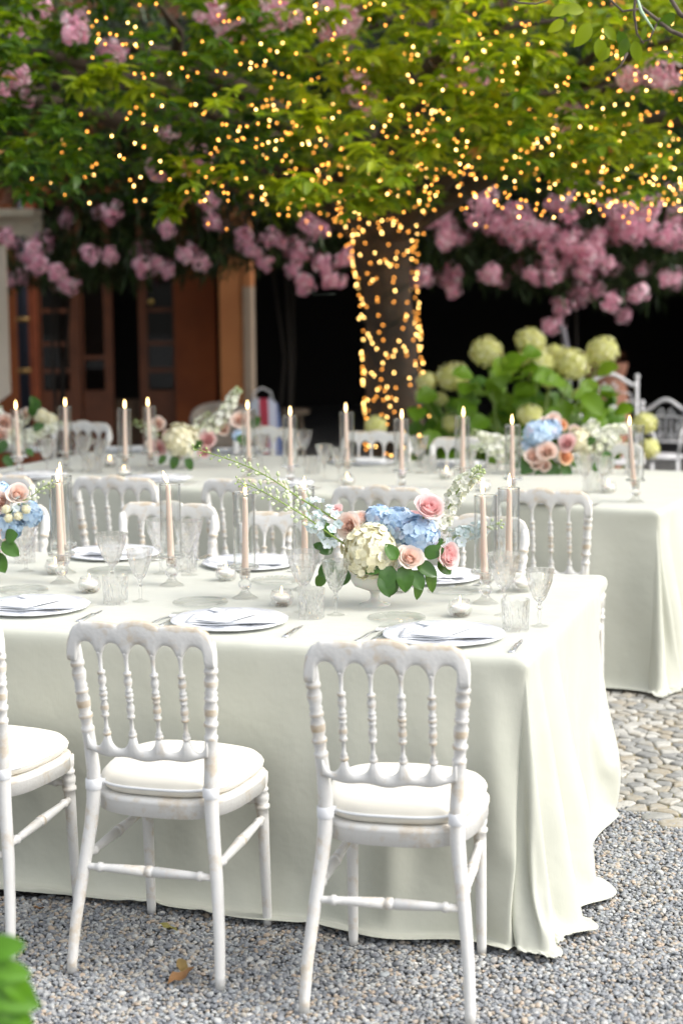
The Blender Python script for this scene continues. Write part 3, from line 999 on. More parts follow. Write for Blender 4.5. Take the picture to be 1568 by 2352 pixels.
# printed lines: illegible fine script, centred, as word-long strokes
def zc(x): return .0012 + .05*x*x
y_ = .040
for row, wd in enumerate([.040, .028, .0, .055, .040, .0, .050, .062, .036, .0, .048, .030]):
    if wd:
        x = -wd/2
        while x < wd/2:
            l = rr_.uniform(.004, .011); l = min(l, wd/2-x)
            pr_.add([(x, y_, zc(x)), (x+l, y_, zc(x)), (x+l, y_+.0013, zc(x)), (x, y_+.0013, zc(x))], [(0, 1, 2, 3)]); x += l+.0025
    y_ -= .0085
for k in range(14):        # little wreath crest
    a = 2*pi*k/14
    cx, cy = .0135*cos(a), .064+.0085*sin(a)
    pr_.add([(cx-.002, cy-.0008, zc(cx)), (cx+.0015, cy-.001, zc(cx)), (cx+.002, cy+.0012, zc(cx)), (cx-.001, cy+.0008, zc(cx))], [(0, 1, 2, 3)])
ME_PRINT = pr_.mesh("print", M_INK)
ME_NAME = card_mesh(.085, .028).mesh("name_card", M_PAPER)

def knife_me():
    m = MB()
    # handle
    P = [(-.118, .0085, .0035), (-.112, .0098, .0042), (-.06, .0085, .0040), (-.02, .0070, .0036), (-.012, .0085, .0042), (-.008, .0060, .003), (.0, .0075, .0022), (.03, .0092, .0012), (.09, .0085, .0009), (.112, .0040, .0006), (.118, .0006, .0005)]
    vs, fs = [], []
    for y, a, b in P:
        for k in range(8):
            t = 2*pi*k/8+pi/8
            vs.append((a*cos(t), y, b+.0005+b*sin(t)))
    for j in range(len(P)-1):
        for k in range(8): fs.append((j*8+k, (j+1)*8+k, (j+1)*8+(k+1) % 8, j*8+(k+1) % 8))
    fs += [tuple(range(8)), tuple((len(P)-1)*8+k for k in range(7, -1, -1))]
    return m.add(vs, fs).mesh("knife", M_STEEL)
def fork_me():
    m = MB()
    P = [(-.100, .0080, .002, 0), (-.094, .0095, .0022, 0), (-.05, .006, .002, .001), (0, .0035, .002, .006), (.03, .004, .0018, .005), (.04, .009, .0014, .003), (.055, .0125, .0012, .001), (.065, .0125, .0011, .002)]
    vs, fs = [], []
    for y, a, b, zo in P:
        for k in range(6):
            t = 2*pi*k/6+pi/6
            vs.append((a*cos(t), y, b+zo+b*sin(t)))
    for j in range(len(P)-1):
        for k in range(6): fs.append((j*6+k, (j+1)*6+k, (j+1)*6+(k+1) % 6, j*6+(k+1) % 6))
    fs += [tuple(range(6))]
    m.add(vs, fs)
    for i in range(4):
        x = -.0100+.00667*i
        m.tube([(x, .062, .003), (x, .08, .005), (x*.95, .10, .010)], [.0018, .0016, .0006], 6)
    return m.mesh("fork", M_STEEL)
ME_KNIFE, ME_FORK = knife_me(), fork_me()

# --- candlestick with glass chimney (one thing), taper candle standing in it (another thing)
def holder_mb():
    m = MB()
    prof = [(.001,0),(.040,0),(.0415,.002),(.041,.004),(.034,.008),(.020,.017),(.0125,.027),(.011,.031),(.018,.036),(.0215,.046),(.0205,.054),(.0135,.061),(.0125,.064),(.0165,.068),(.0178,.080),(.0182,.094),(.0195,.0955),(.0435,.0965),(.0445,.0985),(.0445,.106),(.043,.106),(.0425,.0995),(.0135,.0990),(.0125,.076),(.001,.074)]
    m.lathe(prof, 32); return m
ME_HOLD = holder_mb().mesh("foot", M_GLASS)
ch = MB(); R_ = .0345; hc = .235; zc0 = .1000
ch.lathe([(R_, zc0), (R_, zc0+hc)], 40, cap=False); ch.lathe([(R_-.0022, zc0), (R_-.0022, zc0+hc)], 40, cap=False)
ME_CHIM = ch.mesh("chimney", M_THIN)
cr = MB(); cr.lathe([(R_-.0028, zc0+hc-.0012), (R_+.0004, zc0+hc-.0012), (R_+.0004, zc0+hc+.0012), (R_-.0028, zc0+hc+.0012), (R_-.0028, zc0+hc-.0012)], 40, cap=False)
cr.lathe([(R_-.0028, zc0), (R_+.0004, zc0), (R_+.0004, zc0+.002), (R_-.0028, zc0+.002), (R_-.0028, zc0)], 40, cap=False)
ME_RIM = cr.mesh("rim", M_GLASS)
CB = .0765
def taper(hh):
    m = MB(); m.lathe([(.001, CB), (.0108, CB), (.0116, CB+.01), (.0078, CB+hh-.010), (.0074, CB+hh-.003), (.0058, CB+hh), (.001, CB+hh-.002)], 24)
    return m.mesh("taper_candle", M_WAX)
def flame_me(s=1.0):
    m = MB(); m.lathe([(.0006, 0), (.0034, .005), (.0048, .011), (.0044, .018), (.0026, .027), (.0010, .034), (.0001, .038)], 14)
    m.v = [(x*s + .0*z, y*s, z*s) for x, y, z in m.v]
    return m.mesh("flame", M_FLAME)
ME_FLAME = flame_me(1.15); ME_FLAMES = flame_me(.72)
wk = MB(); wk.tube([(0,0,-.004), (0,0,.004), (.0012,0,.009)], .0009, 6); ME_WICK = wk.mesh("wick", M_WICK)
ME_TAPER = {h: taper(h) for h in (.258, .245, .268)}
def candle_set(P, rz, hh, lean, lh, lc, gh, gc, tilt=(0, 0)):
    e = empty("candlestick", P, rz, lh, "candlestick", gh)
    obj("foot", ME_HOLD, e); c = obj("chimney", ME_CHIM, e); obj("rim", ME_RIM, c)
    e.rotation_euler = (tilt[0], tilt[1], rz)
    k = obj("taper_candle", ME_TAPER[hh]); k.location = P; k.rotation_euler = (lean[0]+random.uniform(-.012, .012), lean[1]+random.uniform(-.012, .012), 0); tag(k, lc, "candle", gc)
    f = obj("flame", ME_FLAME, k); f.location = (0, 0, CB+hh+.005); f.rotation_euler = (0, lean[2] if len(lean) > 2 else 0, 0)
    w_ = obj("wick", ME_WICK, k); w_.location = (0, 0, CB+hh)
    return e
GH, GC_ = "glass candlesticks with chimneys", "lit blush taper candles"
near = [ # base px, height, lean, holder label, candle label
 (143, 1351, .258, (0, -.015), "front one of the two overlapping glass candlesticks beside the blue flowers at left", "lit blush taper in the front chimney of the pair beside the blue flowers at left"),
 (148, 1327, .258, (0, -.01), "rear one of the two overlapping glass candlesticks at left, half hidden", "lit blush taper in the rear chimney of the overlapping pair at left"),
 (395, 1356, .258, (0, -.02, -.35), "glass candlestick in front of the chair with golden wear, between the goblet pairs", "lit blush taper with its flame blown left, in front of the far goblets"),
 (563, 1385, .245, (0, .015), "green tinted glass candlestick nearest the middle of the near table", "lit blush taper in the chimney crossed by the lower bud stem"),
 (700, 1366, .245, (0, .0), "glass candlestick half hidden behind the bud stems and two goblets", "lit blush taper glowing behind the bud stems left of the bouquet"),
 (1114, 1397, .258, (0, -.02), "left one of the twin glass candlesticks right of the main bouquet", "lit blush taper in the left chimney of the twins right of the bouquet"),
 (1167, 1372, .258, (0, .0), "right one of the twin glass candlesticks right of the main bouquet", "lit blush taper in the right chimney of the twins right of the bouquet")]
for i, (x, y, hh, ln, l1, l2) in enumerate(near):
    candle_set(onz(x, y-9, TZ), i*.7, hh, ln, l1, l2, GH, GC_)
far = [ (40, 932, "leftmost chimney candlestick on the far table", "leftmost lit taper on the far table"),
 (148, 925, "far chimney candlestick in front of the orange wall's left end", "lit taper of the far table above the left white delphinium"),
 (284, 930, "far chimney candlestick between the left goblets and the white bouquet", "lit taper of the far table in front of the dark glazed door's middle"),
 (343, 925, "far chimney candlestick standing behind the pink rose of the white bouquet", "lit taper rising behind the pink rose of the white bouquet"),
 (570, 932, "far chimney candlestick before the pillar's pale corner", "lit taper before the pillar's pale corner on the far table"),
 (665, 946, "far chimney candlestick before the dark doorway's small stool", "lit taper before the small stool in the dark opening"),
 (796, 938, "far chimney candlestick just left of the lit tree trunk", "lit taper just left of the lit tree trunk"),
 (921, 953, "far chimney candlestick in front of the lit tree trunk", "lit taper in front of the lit tree trunk"),
 (1061, 948, "far chimney candlestick in front of the hydrangea shrub's left leaves", "lit taper in front of the hydrangea shrub's left leaves"),
 (1177, 966, "far chimney candlestick left of the blue and pink bouquet", "lit taper left of the blue and pink bouquet on the far table"),
 (1446, 968, "rightmost chimney candlestick on the far table", "rightmost lit taper on the far table, leaning a little")]
for i, (x, y, l1, l2) in enumerate(far):
    P = onz(x, y, TZ+CB+.258+.02); P.z = TZ
    if x == 1446: P.x += .028
    candle_set(P, i*.5, .258, (0, -.08, .08) if x == 1446 else (0, (i % 3-1)*.012), l1, l2, GH, GC_)

# --- votives: glass ball, water, floating candle
vg = MB(); vg.lathe([(.001,0),(.018,0),(.029,.008),(.037,.022),(.0375,.032),(.033,.045),(.0295,.052),(.0275,.052),(.0310,.044),(.0352,.032),(.0348,.022),(.027,.010),(.016,.004),(.001,.0035)], 32)
ME_VOT = vg.mesh("votive_bowl", M_VOT)
wt = MB(); wt.lathe([(.001,.0045),(.0155,.0050),(.0262,.011),(.0342,.022),(.0348,.0290),(.001,.0290)], 28); ME_WAT = wt.mesh("water", M_WATER)
fc = MB(); fc.lathe([(.001,.016),(.012,.016),(.0235,.024),(.0262,.033),(.0250,.0365),(.018,.0368),(.006,.0352),(.001,.035)], 24); ME_FC = fc.mesh("floating_candle", M_WAXW)
vr = MB(); vr.lathe([(.0272,.0515),(.0298,.0515),(.0300,.0530),(.0285,.0542),(.0268,.0530),(.0272,.0515)], 32, cap=False); ME_VRIM = vr.mesh("rim", M_GLASS)
M_STN = tone_mat("tiny_stone", [(0, (.06,.05,.04)), (.4, (.2,.15,.1)), (.7, (.4,.36,.3)), (1, (.6,.58,.55))], .4)
stn = MB(); rs = random.Random(3)
for k in range(60):
    a, r = rs.uniform(0, 6.28), .022*sqrt(rs.random()); stn.ball((r*cos(a), r*sin(a), .0075+rs.random()*.005), rs.uniform(.0015, .0028), col=rs.random(), nu=5, nv=3)
ME_STN = stn.mesh("pebble_filling", M_STN)
GV, GVC = "round glass votive bowls", "white floating candles"
def votive(P, l1, l2, stones=False):
    P = Vector(P); e = empty("votive_bowl", P, 0, l1, "votive bowl", GV)
    g_ = obj("bowl", ME_VOT, e); obj("rim", ME_VRIM, g_); obj("water", ME_WAT, e)
    if stones: tag(obj("pebble_filling", ME_STN, e), kind='stuff')
    k = obj("floating_candle", ME_FC); k.location = P; tag(k, l2, "candle", GVC)
    f = obj("flame", ME_FLAMES, k); f.location = (0, 0, .0395)
    w_ = obj("wick", ME_WICK, k); w_.location = (0, 0, .037)
for x, y, st, a in ((206, 1369, True, "left of the cut tumbler, its base full of tiny stones"), (520, 1341, False, "beside the far plate in front of the golden chair"), (647, 1400, True, "just left of the middle cut tumbler"),
    (1056, 1424, True, "right of the main bouquet, nearest the right plate"), (128, 1327, False, "half hidden behind the left candlestick"), (1200, 1366, False, "behind the right wine glass near the table's end"), (918, 1368, False, "behind the leaves of the white footed vase")):
    votive(onz(x, y-5, TZ), "round glass votive bowl " + a, "lit floating candle in the bowl " + a.split(', its')[0], st)
for x, y, a in ((252, 1050, "behind the left goblets"), (285, 1073, "in front of the third far candlestick"), (797, 1091, "above the middle chair's left shoulder"), (1025, 1076, "in front of the plate by the shrub"), (1109, 1103, "left of the blue and pink bouquet"), (1397, 1106, "between the right goblets and the last candlestick"), (693, 1112, "behind the pale chair beside the bud stems")):
    P = onz(x, y, TZ+.055); P.z = TZ
    votive(P, "tiny far-table votive bowl " + a, "tiny far-table floating candle " + a)

# --- glasses
def glass(me, name, px, py, label, cat, group, rz=0, ptop=None, h=None):
    if ptop: P = onz(px, py, TZ+h); P.z = TZ
    else: P = onz(px, py, TZ)
    o = obj(name, me); o.location = P; o.rotation_euler = (0, 0, rz)
    return tag(o, label, cat, group)
GG, GW, GT = "large cut crystal goblets", "small cut crystal wine glasses", "cut crystal tumblers"
for px, py, lb in ((259, 1366, "large crystal goblet behind the left tumbler, beside the left votive"), (370, 1328, "large crystal goblet just left of the candlestick with blown flame"), (434, 1331, "large crystal goblet just right of the candlestick with blown flame"),
    (697, 1416, "large crystal goblet behind the middle tumbler, left of the hydrangea"), (1156, 1424, "large crystal goblet behind the right tumbler, before the twin candles"), (60, 1322, "large crystal goblet under the blue flowers at left")):
    glass(ME_GOB, "goblet", px, py-8, lb, "goblet", GG, px*.1)
for px, py, lb in ((323, 1392, "small wine glass standing right of the left tumbler"), (771, 1423, "small wine glass touching the white hydrangea's left side"), (1238, 1449, "small wine glass nearest the right end of the near table"), (1035, 1352, "small wine glass hidden behind the main bouquet's pink rose")):
    glass(ME_WINE, "wine_glass", px, py-8, lb, "wine glass", GW, px*.1)
for px, py, lb in ((266, 1397, "cut crystal tumbler at left between goblet and small wine glass"), (715, 1430, "cut crystal tumbler right of the middle plate"), (1183, 1458, "cut crystal tumbler right of the rightmost plate"), (427, 1322, "cut crystal tumbler behind the goblet right of the blown flame"), (57, 1302, "cut crystal tumbler beside the leftmost goblet")):
    glass(ME_TUM, "tumbler", px, py-8, lb, "tumbler", GT, px*.1)
for px, py, k, lb in ((190, 1003, 'g', "far-table goblet before the leftmost far chair"), (228, 1010, 'w', "far-table small glass right of the left goblet"), (695, 991, 'g', "far-table goblet right of the candle before the stool"), (744, 1022, 'w', "far-table small glass left of the trunk candles"), (778, 1030, 'w', "far-table small glass just left of the trunk's chair"),
    (962, 1005, 'g', "far-table goblet before the trunk's right side"), (1342, 1044, 'g', "far-table goblet just right of the blue and pink bouquet"), (1386, 1050, 'w', "far-table small glass before the rightmost far chair"), (600, 1000, 'w', "far-table small glass right of the pale bouquet"), (1075, 1035, 'w', "far-table small glass beside the shrub's candle"), (105, 1010, 'g', "far-table goblet behind the leftmost delphinium")):
    me_, h = (ME_GOB, .182) if k == 'g' else (ME_WINE, .165)
    glass(me_, "goblet" if k == 'g' else "wine_glass", px, py, lb, "goblet" if k == 'g' else "wine glass", GG if k == 'g' else GW, px*.1, True, h)
for px, py, lb in ((1365, 1085, "far-table tumbler below the right goblets"), (985, 1045, "far-table tumbler before the trunk's right goblet"), (215, 1045, "far-table tumbler beside the left goblets"), (716, 1048, "far-table tumbler under the goblet by the stool")):
    glass(ME_TUM, "tumbler", px, py, lb, "tumbler", GT, px*.1, True, .092)

# --- place settings
GP, GN, GM, GL, GK, GF, GB_ = "embossed white charger plates", "folded white linen napkins", "printed menu cards", "blank looking name cards", "silver table knives", "silver table forks", "clear glass bread plates"
def setting(P, yaw, where, knife=None, fork=None, skew=0, card=True, name=True):
    R = lambda x, y, z: Vector((P.x + cos(yaw)*x - sin(yaw)*y, P.y + sin(yaw)*x + cos(yaw)*y, TZ+z))
    o = obj("charger_plate", ME_CHARGER); o.location = R(0, 0, 0); o.rotation_euler = (0, 0, yaw); tag(o, "embossed white charger plate " + where, "plate", GP)
    o = obj("napkin", ME_NAP); o.location = R(.02, .0, .004); o.rotation_euler = (0, -.02, yaw+.16+skew); tag(o, "folded white napkin on the plate " + where, "napkin", GN)
    if card:
        o = obj("menu_card", ME_CARD); o.location = R(-.010, .000, .0235); o.rotation_euler = (.0, -.035, yaw-.28+skew); tag(o, "printed menu card on the plate " + where, "menu card", GM)
        obj("print", ME_PRINT, o)
    if name:
        o = obj("name_card", ME_NAME); o.location = R(-.062, .098, .018); o.rotation_euler = (.05, .05, yaw-.35+skew); tag(o, "narrow name card on the plate " + where, "name card", GL)
    if knife:
        o = obj("knife", ME_KNIFE); o.location = R(.218, -.035, .001); o.rotation_euler = (0, 0, yaw-.06+knife*.1); tag(o, "silver knife beside the plate " + where, "knife", GK)
    for k in range(fork or 0):
        o = obj("fork", ME_FORK); o.location = R(-.180-.030*k, .015-.025*k, .001); o.rotation_euler = (0, 0, yaw-.02-.1*k); tag(o, ("inner" if k == 0 else "outer") + " fork beside the plate " + where, "fork", GF)
Y1, Y2 = T1['yaw'], T2['yaw']
for px, py, wh, fk in ((77, 1401, "at the left edge of the near table's front", 2), (527, 1434, "behind the middle front chair", 2), (1019, 1467, "behind the rightmost front chair", 2)):
    setting(onz(px, py, TZ), Y1, wh, 1, fk)
for px, py, wh in ((261, 1278, "across the near table behind the left goblet"), (577, 1300, "across the near table behind the green tinted candlestick"), (989, 1331, "across the near table behind the main bouquet")):
    setting(onz(px, py, TZ), Y1+pi, wh, 1, 2)
for px, py, wh in ((75, 1097, "of the far table near its left end"), (362, 1104, "of the far table before the white hydrangea bouquet"), (640, 1116, "of the far table left of the blush tapers' chair"), (900, 1136, "of the far table behind the middle chair"), (1262, 1153, "of the far table behind the rightmost near-side chair")):
    setting(onz(px, py, TZ), Y2, wh, 1, 1, name=False)
for px, py, wh in ((59, 1037, "beyond the leftmost far candlestick"), (310, 1037, "beyond the third far candlestick"), (560, 1040, "beyond the far bouquet with pink roses"), (831, 1065, "before the chair at the lit trunk"), (1045, 1070, "before the hydrangea shrub")):
    setting(onz(px, py, TZ), Y2+pi, wh, 1, 1, name=False)
for px, py, wh in ((50, 1362, "at the left edge behind the first menu"), (460, 1390, "above the middle front plate, left of the green tinted candlestick"), (910, 1426, "in front of the white footed vase"), (258, 1317, "behind the left goblet"), (635, 1340, "behind the middle votive"), (1042, 1363, "right of the bouquet behind its long leaf")):
    o = obj("bread_plate", ME_BREAD); o.location = onz(px, py, TZ); tag(o, "clear glass bread plate " + wh, "glass plate", GB_)
# ------------------------------------------------------------------ building behind the garden
def plaster(name, col, col2, rough=.85):
    m, n, p, out = mat(name)
    t = noise_n(n, 1.1, 6, .6); t2 = noise_n(n, 30, 4)
    r = ramp(n, t.outputs[0], [(0.30, col2), (0.62, col)])
    n.links.new(r.outputs[0], p.inputs['Base Color']); p.inputs['Roughness'].default_value = rough
    bump(n, p, t2.outputs[0], .3, .01)
    return m
M_ORANGE = plaster("rust_orange_plaster", (0.34, 0.095, 0.025), (0.18, 0.045, 0.015))
M_AMBER = plaster("amber_plaster", (0.48, 0.19, 0.065), (0.34, 0.115, 0.04))
M_PALE = plaster("pale_plaster", (0.60, 0.52, 0.43), (0.46, 0.39, 0.32))
M_EDGE = plaster('tan_edge_plaster', (0.40, 0.31, 0.23), (0.28, 0.2, 0.14))  # tan strip along the pillar's corner, less orange than its face
M_CREAM = plaster("cream_plaster", (0.82, 0.74, 0.58), (0.72, 0.63, 0.48))
M_FRAME = plain("brown_window_wood", (0.13, 0.042, 0.016), .55, var=.2)
M_REDW = plain("red_brown_wood", (0.30, 0.075, 0.03), .55, var=.2)
M_DARK = plain("dark_interior", (0.012, 0.010, 0.009), .9)  # near-black colour stands in for the deep shade of the opening
M_NAVY = plain("dark_blue_metal", (0.02, 0.025, 0.04), .5)
M_TILE = tone_mat("terracotta_tile", [(0, (0.40, 0.17, 0.10)), (.5, (0.55, 0.27, 0.17)), (1, (0.65, 0.38, 0.26))], .8, bmp=.2)
M_PANE = thin_glass("window_glass", .5, .03)
YB = 16.0
def bx(px, Y=YB): return at(px, 900, Y).x
def bz(py, Y=YB): return at(784, py, Y).z
bd = empty("rust_orange_house", (bx(250), YB, 0), 0, "rust orange plastered house with dark glazed doors behind the left of the far table", "house")
def pt(mb, nm, mt, par=bd, **k):
    o = mb.build(nm, mt, par, smooth=False, **k)
    o.matrix_parent_inverse = Matrix.Identity(4)
    o.location = (-par.location[0], -YB, 0) if par == bd else (0, 0, 0)
    return o
def B(x0, x1, z0, z1, y0, y1):
    return MB().box(x0, y0, z0, x1, y1, z1)
ZT = 3.6
pt(B(-6.5, bx(66), 0, ZT, YB, YB+.35), "wall", M_ORANGE)
pt(B(bx(404), bx(497), 0, ZT, YB, YB+.35), "wall", M_ORANGE)
pt(B(bx(66), bx(404), 2.45, ZT, YB, YB+.35), "lintel", M_ORANGE)
pt(B(bx(513), bx(566), 0, ZT, YB-.35, YB+.3), "pillar", M_AMBER)
pt(B(bx(566)+.002, bx(584), 0, bz(655), YB-.36, YB+.3), "pillar_edge", M_EDGE)
pt(B(bx(566)+.002, bx(584), bz(655), ZT, YB-.36, YB+.3), "pillar_edge", M_AMBER)
pt(B(-12, 12, 0, ZT+.6, YB+7, YB+7.2), "back_wall", M_DARK)
pt(B(-12, -6.5, 0, ZT+.6, YB, YB+.2), "wall", M_ORANGE)
pt(B(-12, 12, ZT, ZT+.3, YB-.2, YB+7.2), "ceiling", M_DARK)
pt(B(bx(584)+4.9, 12, 0, ZT, YB+.2, YB+.5), "end_wall", M_DARK)
pt(B(-12.2, -12, 0, ZT+.3, YB, YB+7), "end_wall", M_DARK); pt(B(12, 12.2, 0, ZT+.3, YB, YB+7), "end_wall", M_DARK)
pt(B(-12, 12, ZT+.301, 4.8, YB-.2, YB+.2), "upper_wall", M_FRAME)
# glazed doors
def leaf(x0, x1, st0, st1, zs, y, par_nm="door", yaw=0, wood=M_FRAME):
    m = MB()
    top = 2.44
    m.box(x0, y, .02, x0+st0, y+.05, top); m.box(x1-st1, y, .02, x1, y+.05, top)
    m.box(x0+st0, y+.002, .02, x1-st1, y+.048, zs[0]); m.box(x0+st0, y+.002, top-.09, x1-st1, y+.048, top-.001)
    d = pt(m, par_nm, wood)
    for z in zs[1:]:
        if z < top-.1: pt(B(x0+st0, x1-st1, z-.018, z+.018, y+.004, y+.046), "glazing_bar", wood, d)
    allz = [zs[0]+.001] + list(zs[1:]) + [top-.09]
    for a, b in zip(allz[:-1], allz[1:]):
        pt(B(x0+st0, x1-st1, a+.018, b-.018, y+.022, y+.028), "pane", M_PANE, d)
    return d
zs = [bz(894), bz(847), bz(785), bz(708), bz(630), 2.05]
pt(B(bx(66), bx(88), 0, 2.449, YB-.02, YB+.3), "door_jamb", M_REDW)
leaf(bx(88)+.002, bx(184), .03, .095, zs, YB+.06, wood=M_FRAME)
leaf(bx(186), bx(258), .02, .075, zs[:1]+[1.0, 1.9], YB+.10)
leaf(bx(320), bx(404)-.002, .075, .02, zs, YB+.06)
pt(B(bx(258)+.01, bx(320)-.01, 0, .62, YB+.12, YB+.16), "threshold_panel", plain("dark_ochre_wood", (0.07, 0.035, 0.012), .6))
kn = MB().ball((0, 0, 0), .03, nu=8, nv=6).build("door_knob", plain("aged_brass", (0.45, 0.33, 0.10), .35, metal=1), bd)
kn.location = (bx(350)-bd.location.x, -.0+.05, bz(690)); kn.location.y = .05
dp = MB()
dp.tube([(0, 0, .3), (0, 0, 3.5)], .05, 10)
dpo = dp.build("downpipe", M_NAVY, bd); dpo.location = (bx(62)-bd.location.x, -.10, 0)
for z in (.9, 1.35, 2.1):
    c_ = MB().lathe([(.052, z-.02), (.062, z-.018), (.062, z+.018), (.052, z+.02)], 12, cap=False).build("pipe_bracket", plain("old_brass", (0.30, 0.18, 0.06), .5, metal=.6), dpo)
# lean-to roof of terracotta tiles with a cream gable, upper left
M_UND = plain("roof_board", (0.35, 0.2, 0.12), .8)
rf = empty("tiled_porch_roof", (bx(40), 14.6, 2.3), 0, "sunlit terracotta tiled porch roof over a cream gable at the upper left", "roof")
x0 = -4.2; xr = at(118, 480, 14.6).x
cnt = 0
for j in range(7):
    for i in range(int((xr-x0)/.16)):
        m = MB(); m.cur = random.random()
        vs = []
        for t in range(6):
            a = pi*t/5
            for yy, zz, q in ((0, 0, 1.0), (.26, .10, .86)):
                vs.append((.075*q*cos(a), yy, zz+.05*q*sin(a)))
        m.add(vs, [(2*t, 2*t+1, 2*t+3, 2*t+2) for t in range(5)] + [(2*t, 2*t+2, 2*t+2) for t in ()])
        o = m.build("roof_tile", M_TILE, rf)
        o.location = (x0+.08+.16*i-rf.location.x + random.uniform(-.005, .005), .22*j - .8, bz(478, 14.6)-2.3 + .085*j-.02)
MB().box(x0-rf.location.x, -.84, bz(478, 14.6)-2.3-.06, xr-rf.location.x, -.80, bz(478, 14.6)-2.3-.005).build("fascia", M_CREAM, rf, smooth=False)
xa, xb = at(-30, 520, 13.9).x, at(96, 520, 13.9).x
zg0, zg1 = at(40, 552, 13.9).z, at(40, 482, 13.9).z
MB().add([(xa-rf.location.x, -.70, zg0-2.3+.15), (xb-rf.location.x, -.70, zg0-2.3-.06), (xb-rf.location.x, -.70, zg1-2.3), (xa-rf.location.x, -.70, zg1-2.3),
          (xa-rf.location.x, -.60, zg0-2.3+.15), (xb-rf.location.x, -.60, zg0-2.3-.06), (xb-rf.location.x, -.60, zg1-2.3), (xa-rf.location.x, -.60, zg1-2.3)],
         [(0,1,2,3),(7,6,5,4),(0,4,5,1),(1,5,6,2),(2,6,7,3),(3,7,4,0)]).build("gable", M_CREAM, rf, smooth=False)
# pale pillar at the very left edge, with its dark red plinth
xe = at(17, 760, 12.6).x
pw = empty("pale_garden_pillar", (xe-.35, 12.6, 0), 0, "pale plastered pillar with dark red base at the left edge of the picture", "pillar")
zb = at(15, 925, 12.6).z
m = MB(); m.box(-.35, 0, zb+.06, .35, .07, at(10, 562, 12.6).z); m.add([(-.35,0,zb-.15),(.24,0,zb-.02),(.35,0,zb+.06),(-.35,0,zb+.06),(-.35,.07,zb-.15),(.24,.07,zb-.02),(.35,.07,zb+.06),(-.35,.07,zb+.06)],[(0,1,2,3),(7,6,5,4),(0,4,5,1),(1,5,6,2),(3,7,4,0)])
m.build("shaft", M_PALE, pw, smooth=False)
MB().box(-.4, .01, 0, .22, .06, zb-.155).build("plinth", plain("dark_red_paint", (0.10, 0.015, 0.012), .6), pw, smooth=False)

# ------------------------------------------------------------------ odds and ends in the dark
def at_ground(px, Y): P = at(px, 1000, Y); return Vector((P.x, Y, 0))
st = empty("garden_stool", at_ground(664, 14.2), 0.2, "small weathered wooden stool in the dark opening right of the pillar", "stool")
M_GREYW = plain("weathered_wood", (0.22, 0.17, 0.12), .8, var=.2)
zt = bz(940, 14.2)
s_ = MB(); s_.lathe([(.16, zt-.03), (.165, zt-.025), (.165, zt-.003), (.16, zt)], 20); s_.build("seat", M_GREYW, st)
for k in range(3):
    a = 2*pi*k/3+.4
    MB().tube([(.13*cos(a)*1.3, .13*sin(a)*1.3, 0), (.10*cos(a), .10*sin(a), zt-.028)], .018, 8).build("leg", M_GREYW, st)
M_STR = mat("striped_canvas"); m_, n_, p_, _ = M_STR
tc_ = n_.nodes.new("ShaderNodeTexCoord"); sx = n_.nodes.new("ShaderNodeSeparateXYZ"); n_.links.new(tc_.outputs['Object'], sx.inputs[0])
mm = node(n_, "ShaderNodeMath", operation='MULTIPLY_ADD'); mm.inputs[1].default_value = 3.6; mm.inputs[2].default_value = .5; n_.links.new(sx.outputs[0], mm.inputs[0])
rr = ramp(n_, mm.outputs[0], [(0, (.62, .66, .74)), (.36, (.62, .66, .74)), (.40, (.50, .05, .09)), (.60, (.50, .05, .09)), (.64, (.60, .64, .78)), (.82, (.60, .64, .78)), (.86, (.16, .22, .45)), (1, (.16, .22, .45))])
rr.color_ramp.interpolation = 'CONSTANT'; n_.links.new(rr.outputs[0], p_.inputs['Base Color']); p_.inputs['Roughness'].default_value = .8
bg_ = empty("striped_bag", at_ground(604, 13.6), .1, "red white and blue striped canvas bag standing before the pale pillar corner", "bag")
zt = bz(913, 13.6)
m = MB(); vs = []; fs = []
secs = [(0, .13, .08), (.10, .15, .10), (.5*zt, .15, .10), (.8*zt, .135, .07), (zt-.04, .11, .03), (zt, .06, .012)]
for z_, a_, b_ in secs:
    for k in range(14):
        t = 2*pi*k/14; vs.append((a_*cos(t)*(1+.04*sin(k*2+z_*9)), b_*sin(t), z_))
fs = [(j*14+k, j*14+(k+1) % 14, (j+1)*14+(k+1) % 14, (j+1)*14+k) for j in range(5) for k in range(14)] + [tuple(range(13, -1, -1)), tuple(70+k for k in range(14))]
m.add(vs, fs).build("body", M_STR[0], bg_)
MB().tube([(-.08, 0, zt-.03), (-.06, 0, zt+.05), (.0, 0, zt+.08), (.06, 0, zt+.05), (.08, 0, zt-.03)], .008, 6).build("handle", M_STRAP, bg_)
wk_ = empty("wicker_chair", at_ground(520, 13.2), .3, "grey wicker armchair half hidden behind the pale far bouquet", "chair")
M_WICK2 = plain("grey_wicker", (0.33, 0.29, 0.25), .8, var=.25, bmp=.6, bscale=90)
m = MB(); vs = []; zt = bz(925, 13.2)
for j in range(7):
    t = j/6
    for k in range(13):
        a = pi*(k/12)
        h_ = .42+(zt-.42)*t*(.55+.45*sin(a)**.7)
        vs.append((.27*cos(a), .25*sin(a)*1.0, h_))
fs = [(j*13+k, j*13+k+1, (j+1)*13+k+1, (j+1)*13+k) for j in range(6) for k in range(12)]
bk = m.add(vs, fs).build("backrest", M_WICK2, wk_); sd_ = bk.modifiers.new("s", 'SOLIDIFY'); sd_.thickness = .03
MB().box(-.25, -.25, .34, .25, .2, .42).build("seat", M_WICK2, wk_, bevel=.02)
for a, b in ((-.22, -.22), (.22, -.22), (-.2, .17), (.2, .17)): MB().tube([(a, b, 0), (a, b, .34)], .02, 8).build("leg", M_WICK2, wk_)
ur = empty("terracotta_urn", at_ground(1386, 14.4), 0, "tall pinkish terracotta urn behind the white wrought iron chair", "urn")
zt = bz(838, 14.4)
